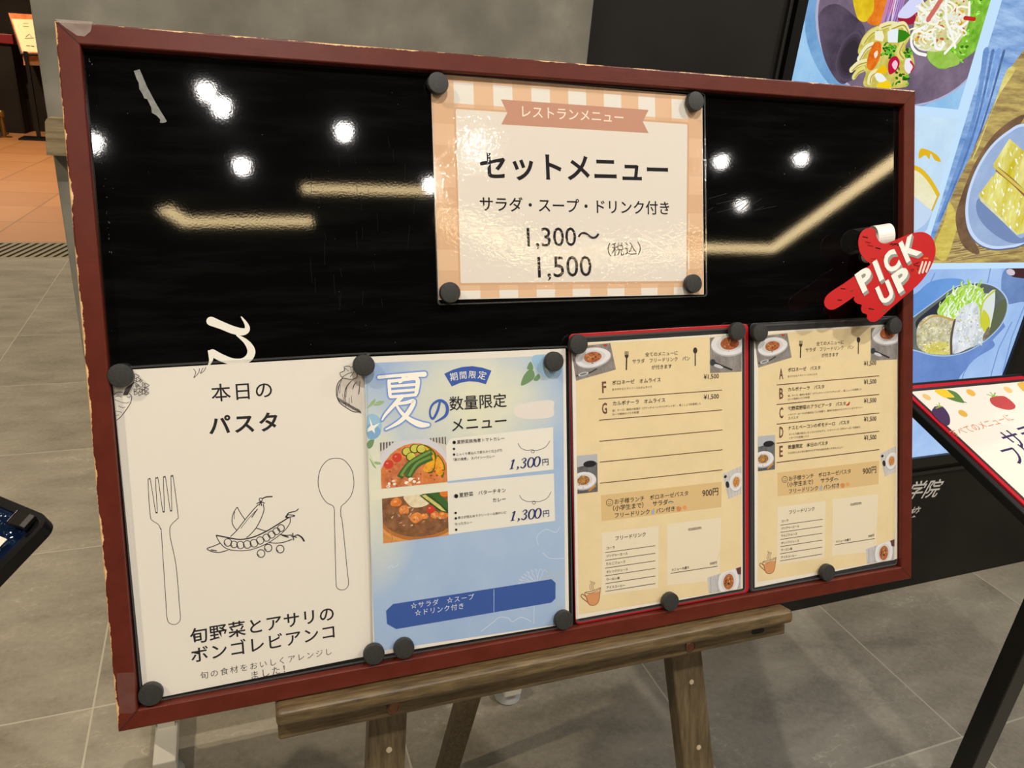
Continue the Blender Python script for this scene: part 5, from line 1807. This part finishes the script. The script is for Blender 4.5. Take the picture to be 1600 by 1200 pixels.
# ------------------------------------------------------------------ easel
te = thing('easel', 'brown stained wooden easel with front ledge and three legs holding the menu board', 'easel', BOARD)
UL, UR = 0.131, 0.703
MB().box(UL, UR, -0.0165, -0.0006, -0.012, 0.027).build('ledge', MAT['easel'], te, bevel=0.005, seg=4)
MB().box(UL + 0.001, UR - 0.001, -0.035, -0.0165, -0.012, 0.013).build('apron', MAT['easel'], te, bevel=0.002)
for u in (0.2395, 0.573):
    MB().lathe([(0.0065, 0.0131), (0.0065, 0.0145), (0.0048, 0.0157), (0.0045, 0.0148), (0.002, 0.0146)], 20, (u, -0.0255, 0)).build('bolt', MAT['copper'], te, smooth=True)['label'] = 'copper bolt head'
# slot in the right of the apron
MB().prism(rounded(0.655, 0.672, -0.0275, -0.0215, 0.0028), 0.0131, 0.0133).build('slot', plain('dark_slot', (24, 18, 12), 0.9), te)


def floor_v(u, n):
    # v at which a point (u, n) of the board's frame meets the floor
    p = BOARD.at(u, 0, n)
    return -p[2] / BOARD.Y[2]


def front_leg(u_top, u_mid, w):
    n0, n1 = -0.034, -0.0125
    k = (u_mid - u_top) / 0.64                # sideways run per metre of v, u_mid holds at v = -0.04
    at = lambda v: u_mid + k * (-0.04 - v)
    m = MB()
    qs = []
    for v in (None, 0.52):
        row = []
        for du, n in ((-w / 2, n0), (w / 2, n0), (w / 2, n1), (-w / 2, n1)):
            vv = floor_v(0.4, n) + 0.001 if v is None else v
            row.append((at(vv) + du, vv, n))
        qs.append(row)
    m.hexa(qs[0], qs[1])
    o = m.build('front_leg', MAT['leg'], te, bevel=0.002)
    for v in (-0.083, -0.165, -0.25):
        vv = v
        MB().lathe([(0.0030, n1), (0.0030, n1 + 0.0005), (0.002, n1 + 0.0006)], 16, (at(vv) + 0.002, vv, 0)).build('peg_hole', MAT['chrome'], o, smooth=True)


front_leg(0.300, 0.2385, 0.0385)
front_leg(0.520, 0.5835, 0.0405)
# back leg: from behind the board's upper part down and back to the floor
a = np.array([0.436, 0.790, 1.18])
b = np.array([0.338, 0.985, 0.0])
d = (b - a) / np.linalg.norm(b - a)
sx = np.array([1, 0, 0]) - d * d[0]
sx = sx / np.linalg.norm(sx)
sy = np.cross(d, sx)
inv = BOARD.matrix().inverted()
row = lambda p, flat: [inv @ Vector((p + sx * i * 0.021 + sy * j * 0.011) if not flat else (p + sx * i * 0.021 + sy * j * 0.011 - d * ((p + sx * i * 0.021 + sy * j * 0.011)[2] / d[2]))) for i, j in ((-1, -1), (1, -1), (1, 1), (-1, 1))]
MB().hexa(row(b, True), row(a, False)).build('back_leg', MAT['leg'], te, bevel=0.002)
# cross rails behind the board that tie the legs
MB().box(0.28, 0.54, 0.42, 0.46, -0.034 - 0.018, -0.0345).build('cross_rail', MAT['easel'], te, bevel=0.002)

# ================================================================== menu stand on the right
h = 0.86
TL, TR = on_floor((1404, 605), h), on_floor((1597, 588), h)
ST = Frame(TL, (1, 0, 0), (-0.0015, 0.9572, 0.2894))
wS = np.linalg.norm(TR - TL)
tS = thing('menu_stand', 'black floor stand with a tilted red-rimmed menu holder, to the right of the board', 'stand', ST)
hS = 0.43
MB().prism(rounded(-0.012, wS + 0.012, -hS - 0.012, 0.010, 0.006), -0.016, -0.0015).build('tray', MAT['blackmetal'], tS, bevel=0.002)
rim = MB()
rim.prism(rounded(0, wS, -hS, 0, 0.004), -0.0015, 0.0012)
rim.build('red_rim', plain('red_stand_rim', (186, 24, 40), 0.3), tS)
MB().prism(rounded(0.008, wS - 0.008, -hS + 0.008, -0.0085, 0.003), 0.0012, 0.0017).build('dark_sleeve', plain('dark_sleeve', (52, 42, 42), 0.35), tS)
MB().prism([(0.012, -hS + 0.012), (wS - 0.012, -hS + 0.012), (wS - 0.012, -0.0155), (0.012, -0.0155)], 0.0017, 0.002).build('paper', PAPER, tS)
S = Print(ST, 0.00203)
zz = Z(1380, 560, 4)
OR, YE, GN, PU, RE = (214, 168, 70), (236, 190, 50), (88, 124, 62), (70, 48, 84), (184, 72, 72)
for x, y, rx, ry, c in ((272, 242, 30, 15, (222, 186, 120)), (548, 214, 32, 17, (226, 172, 74)), (498, 344, 32, 17, OR), (780, 196, 30, 15, (222, 186, 120))):
    S.ell(*zz(x, y), rx / 4, ry / 4, c, 30, 24)
S.build('dot_prints', tS)
S = Print(ST, 0.00203)
S.blob(zz((320, 200), (400, 196), (440, 240), (430, 250), (380, 244)), YE)
S.blob(zz((400, 197), (460, 215), (505, 270), (495, 278), (440, 265), (395, 245), (445, 242)), GN)
S.stroke(zz((498, 270), (518, 276)), 2.0, (70, 104, 50))
S.build('corn_print', tS)
S = Print(ST, 0.00203)
S.blob(zz((318, 305), (330, 300), (370, 300), (410, 350), (418, 400), (400, 420), (360, 400), (305, 340)), PU)
for q in ((335, 290), (350, 278), (370, 300), (330, 312)):
    S.stroke([zz(352, 302), zz(*q)], 1.8, (150, 176, 60), smooth=False)
S.build('eggplant_print', tS)
S = Print(ST, 0.00203)
S.blob(zz((668, 250), (700, 238), (760, 238), (820, 285), (822, 312), (780, 322), (710, 305), (675, 280)), RE)
for q in ((650, 225), (670, 212), (700, 215), (715, 235), (680, 240)):
    S.stroke([zz(690, 238), zz(*q)], 2.0, (140, 170, 70), smooth=False)
S.build('tomato_print', tS)
S = Print(ST, 0.00203)
S.blob(zz((838, 158), (880, 150), (880, 205), (860, 190)), OR)
S.build('pumpkin_print', tS)
S = Print(ST, 0.00206)
S.text('すべてのメニューに', zz(452, 492), zz(822, 386), (206, 132, 96), bold=0.004)
S.text('サラダ', zz(838, 572), zz(1130, 480), (58, 44, 86), bold=0.006)
S.text('フリードリンク', zz(842, 668), zz(1500, 480), (58, 44, 86), bold=0.006)
S.build('lettering', tS)
# post and base, in the stand's own frame
invS = ST.matrix().inverted()


def world_box(x0, x1, y0, y1, z0, z1, inv):
    P = lambda x, y, z: inv @ Vector((x, y, z))
    return MB().hexa([P(x0, y0, z0), P(x1, y0, z0), P(x1, y1, z0), P(x0, y1, z0)], [P(x0, y0, z1), P(x1, y0, z1), P(x1, y1, z1), P(x0, y1, z1)])


world_box(1.206, 1.248, 0.578, 0.612, 0.012, 0.768, invS).build('post', MAT['blackmetal'], tS, bevel=0.002)
world_box(1.10, 1.34, 0.36, 0.615, 0.0, 0.012, invS).build('base', MAT['blackmetal'], tS, bevel=0.003)

# ================================================================== menu stand at the left edge
c0 = on_floor((84, 812), 0.85)
SL = Frame(c0, (0.7166, -0.6974, 0), (0.6278, 0.6451, 0.4357))
tL = thing('menu_stand', 'black menu stand with a blue-tinted sleeve, its tray corner at the left photo edge', 'stand', SL)
WL, HL = 0.23, 0.31
fm = MB()
outer = rounded(-WL, 0, -HL, 0, 0.014, 6)
innr = rounded(-WL + 0.009, -0.009, -HL + 0.009, -0.009, 0.008, 6)
n = len(outer)
fm.add([(x, y, -0.010) for x, y in outer] + [(x, y, 0.004) for x, y in outer] + [(x, y, 0.004) for x, y in innr] + [(x, y, 0.0005) for x, y in innr],
       [(i, (i + 1) % n, n + (i + 1) % n, n + i) for i in range(n)] + [(n + i, n + (i + 1) % n, 2 * n + (i + 1) % n, 2 * n + i) for i in range(n)] + [(2 * n + i, 2 * n + (i + 1) % n, 3 * n + (i + 1) % n, 3 * n + i) for i in range(n)] + [tuple(range(n))[::-1]])
fm.build('frame', plain('glossy_black_plastic', (12, 12, 13), 0.25), tL, smooth=True)
MB().prism(innr, -0.006, 0.0).build('back_plate', plain('blue_black_plate', (20, 34, 60), 0.3), tL)


def blue_sleeve():
    t = NT('blue_tinted_sleeve')
    n = t.noise(t.obj((1, 1, 1)), 60, 3, 0.6)
    g = t.n('ShaderNodeBsdfGlossy', Roughness=0.08)
    g.inputs[0].default_value = (0.5, 0.75, 1, 1)
    b = t.n('ShaderNodeBump', Strength=0.8, Distance=0.004)
    t.l(n, b.inputs['Height'])
    t.l(b.outputs[0], g.inputs['Normal'])
    tr = t.n('ShaderNodeBsdfTransparent')
    tr.inputs[0].default_value = (0.55, 0.75, 1.0, 1)
    mx = t.n('ShaderNodeMixShader', i0=0.32)
    t.l(tr.outputs[0], mx.inputs[1])
    t.l(g.outputs[0], mx.inputs[2])
    t.l(mx.outputs[0], t.out.inputs['Surface'])
    return t.m


ws, R = MB(), random.Random(1)
# a softly creased plastic sleeve
NX, NY = 24, 30
for j in range(NY + 1):
    for i in range(NX + 1):
        x = -WL + 0.012 + (WL - 0.024) * i / NX
        y = -HL + 0.012 + (HL - 0.024) * j / NY
        ws.v.append((x, y, 0.0022 + 0.0008 * math.sin(x * 260 + y * 90) + R.uniform(0, 0.0006)))
for j in range(NY):
    for i in range(NX):
        k = j * (NX + 1) + i
        ws.f.append((k, k + 1, k + NX + 2, k + NX + 1))
        ws.mi.append(0)
ws.build('blue_sleeve', blue_sleeve(), tL)
pp = SL.px((15, 846))
pq = MB().prism([(-WL + 0.02, -HL + 0.02), (pp[0], -HL + 0.02), (pp[0], pp[1]), (-WL + 0.02, pp[1])], 0.0036, 0.0041)
pq.build('paper', PAPER, tL)
invL = SL.matrix().inverted()
mid = SL.at(-WL / 2, -HL / 2, -0.012)
world_box(mid[0] - 0.02, mid[0] + 0.02, mid[1] - 0.02, mid[1] + 0.02, 0.012, mid[2] - 0.018, invL).build('post', MAT['blackmetal'], tL, bevel=0.002)
world_box(mid[0] - 0.16, mid[0] + 0.16, mid[1] - 0.16, mid[1] + 0.16, 0.0, 0.012, invL).build('base', MAT['blackmetal'], tL, bevel=0.003)
# binder clip gripping the tray corner: folded steel body
zc2 = Z(0, 760, 7.5)
clip_pts = [SL.px(p, 0.006) for p in zc2((75, 440), (210, 295), (435, 365), (270, 520))]
cm = np.mean(clip_pts, axis=0)
fc = SL.moved(cm[0], cm[1], 0.0045)
q = [np.array(p) - cm for p in clip_pts]
tc = thing('binder_clip', 'small black binder clip gripping the top corner of the left menu stand', 'clip', fc)
cb = MB()
e1 = (q[1] - q[0])
e2 = (q[2] - q[1])
ln_ = [0, 0.18, 0.22, 0.75, 0.80, 1.0]
ht = [0.0035, 0.0075, 0.0055, 0.0055, 0.0075, 0.0045]
vs = []
for tt, hh in zip(ln_, ht):
    for s_ in (0, 1):
        p = q[0] + e1 * s_ + e2 * tt
        vs.append((p[0], p[1], hh))
m_ = len(ln_)
vs += [(x, y, 0.0) for x, y, _ in vs]
fs = [(2 * i, 2 * i + 1, 2 * i + 3, 2 * i + 2) for i in range(m_ - 1)] + [(2 * m_ + 2 * i, 2 * m_ + 2 * i + 2, 2 * m_ + 2 * i + 3, 2 * m_ + 2 * i + 1) for i in range(m_ - 1)]
fs += [(2 * i, 2 * i + 2, 2 * m_ + 2 * i + 2, 2 * m_ + 2 * i) for i in range(m_ - 1)] + [(2 * i + 1, 2 * m_ + 2 * i + 1, 2 * m_ + 2 * i + 3, 2 * i + 3) for i in range(m_ - 1)] + [(0, 2 * m_, 2 * m_ + 1, 1), (2 * m_ - 2, 2 * m_ - 1, 4 * m_ - 1, 4 * m_ - 2)]
cb.add(vs, fs)
cb.build('clip_body', plain('dark_steel_clip', (46, 42, 38), 0.25, metal=0.6), tc, bevel=0.0006)

# ================================================================== far left background
zf = Z(0, 0, 2.856)
YB = 11.9
pc = on_depth(zf(100, 150), YB)
FP = Frame(pc, (0.98, 0.18, 0.0), (0.30, 0.66, 0.75))
po = thing('poster_stand', 'black floor stand holding a tilted cream poster with orange border, far behind', 'stand', FP)
q = [FP.px(p) for p in zf((33, 54), (215, 66), (232, 246), (92, 240))]
MB().prism(q, -0.03, -0.001).build('board', MAT['blackmetal'], po)
S = Print(FP, 0.0005)
S.STEP = 0.001
S.poly(zf((37, 58), (212, 69), (229, 241), (97, 235)), ('n', (214, 92, 46), (236, 150, 90), 14))
S.poly(zf((52, 84), (212, 90), (226, 236), (100, 230)), (242, 226, 176))
for pts in ([(105, 105), (125, 106)], [(103, 118), (128, 120)], [(116, 165), (132, 152), (140, 165)], [(112, 172), (150, 170)], [(118, 205), (134, 206)], [(140, 207), (152, 208)]):
    S.stroke(zf(*pts), 1.0, (120, 110, 90), smooth=False)
S.build('poster', po)
invP = FP.matrix().inverted()
fb = on_floor(zf(176, 622))
world_box(fb[0] - 0.02, fb[0] + 0.02, fb[1] - 0.03, fb[1] + 0.03, 0.02, pc[2] - 0.2, invP).build('post', MAT['blackmetal'], po)
world_box(fb[0] - 0.2, fb[0] + 0.16, fb[1] - 0.18, fb[1] + 0.18, 0.0, 0.02, invP).build('base', MAT['blackmetal'], po)
FC = Frame(on_depth(zf(140, 268), YB - 0.02), (1, 0, 0), (0, 0, 1))
q = [FC.px(p) for p in zf((101, 247), (190, 250), (196, 293), (106, 291))]
S = Print(FC, 0.004)
S.STEP = 0.001
S.poly(zf((101, 247), (190, 250), (196, 293), (106, 291)), ('n', (206, 96, 44), (232, 190, 130), 12))
card = MB().prism(q, 0.0, 0.004).build('menu_card', plain('card_back', (214, 120, 70), 0.6), frame=FC)
tag(card, 'small orange picture card hanging below the cream poster far behind', 'card')
S.build('card_print', card)
# red counter against the back wall
ca = on_depth((-30, 52), 12.2)
cb_ = on_depth((21, 66), 12.2)
cz = on_depth((10, 53), 12.2)[2]
tco = thing('counter', 'dark counter with a red top at the far left against the back wall', 'counter', Frame((cb_[0] - 0.9, 12.2, 0), (1, 0, 0), (0, 1, 0)))
MB().box(-0.9, 0.9, 0.0, 0.38, cz - 0.12, cz).build('top', plain('red_counter_top', (128, 22, 22), 0.5), tco, bevel=0.01)
MB().box(-0.9, 0.86, 0.03, 0.38, 0.0, cz - 0.12).build('body', MAT['darkwall'], tco)
# brass barrier post
bp_ = on_floor((7, 214))
bt = on_depth((5, 172), bp_[1])
tb = thing('barrier_post', 'short brass barrier post at the far left on the terracotta floor', 'post', Frame((bp_[0], bp_[1], 0), (1, 0, 0), (0, 1, 0)))
BRS = plain('brass', (150, 112, 58), 0.35, metal=0.8)
MB().lathe([(0.028, 0.015), (0.028, bt[2] - 0.09), (0.045, bt[2] - 0.08), (0.055, bt[2] - 0.04), (0.04, bt[2] - 0.005), (0.01, bt[2])], 24).build('shaft', BRS, tb, smooth=True)
MB().lathe([(0.09, 0.0), (0.09, 0.008), (0.03, 0.015)], 28).build('base', BRS, tb, smooth=True)
# dark mat in front of the counter
mt = MB().box(-4.6, -2.62, 10.2, 12.1, 0.0005, 0.012).build('floor_mat', plain('dark_grey_mat', (52, 48, 42), 0.9), frame=WORLD)
tag(mt, 'dark grey floor mat at the far left edge of the terracotta floor', 'mat')
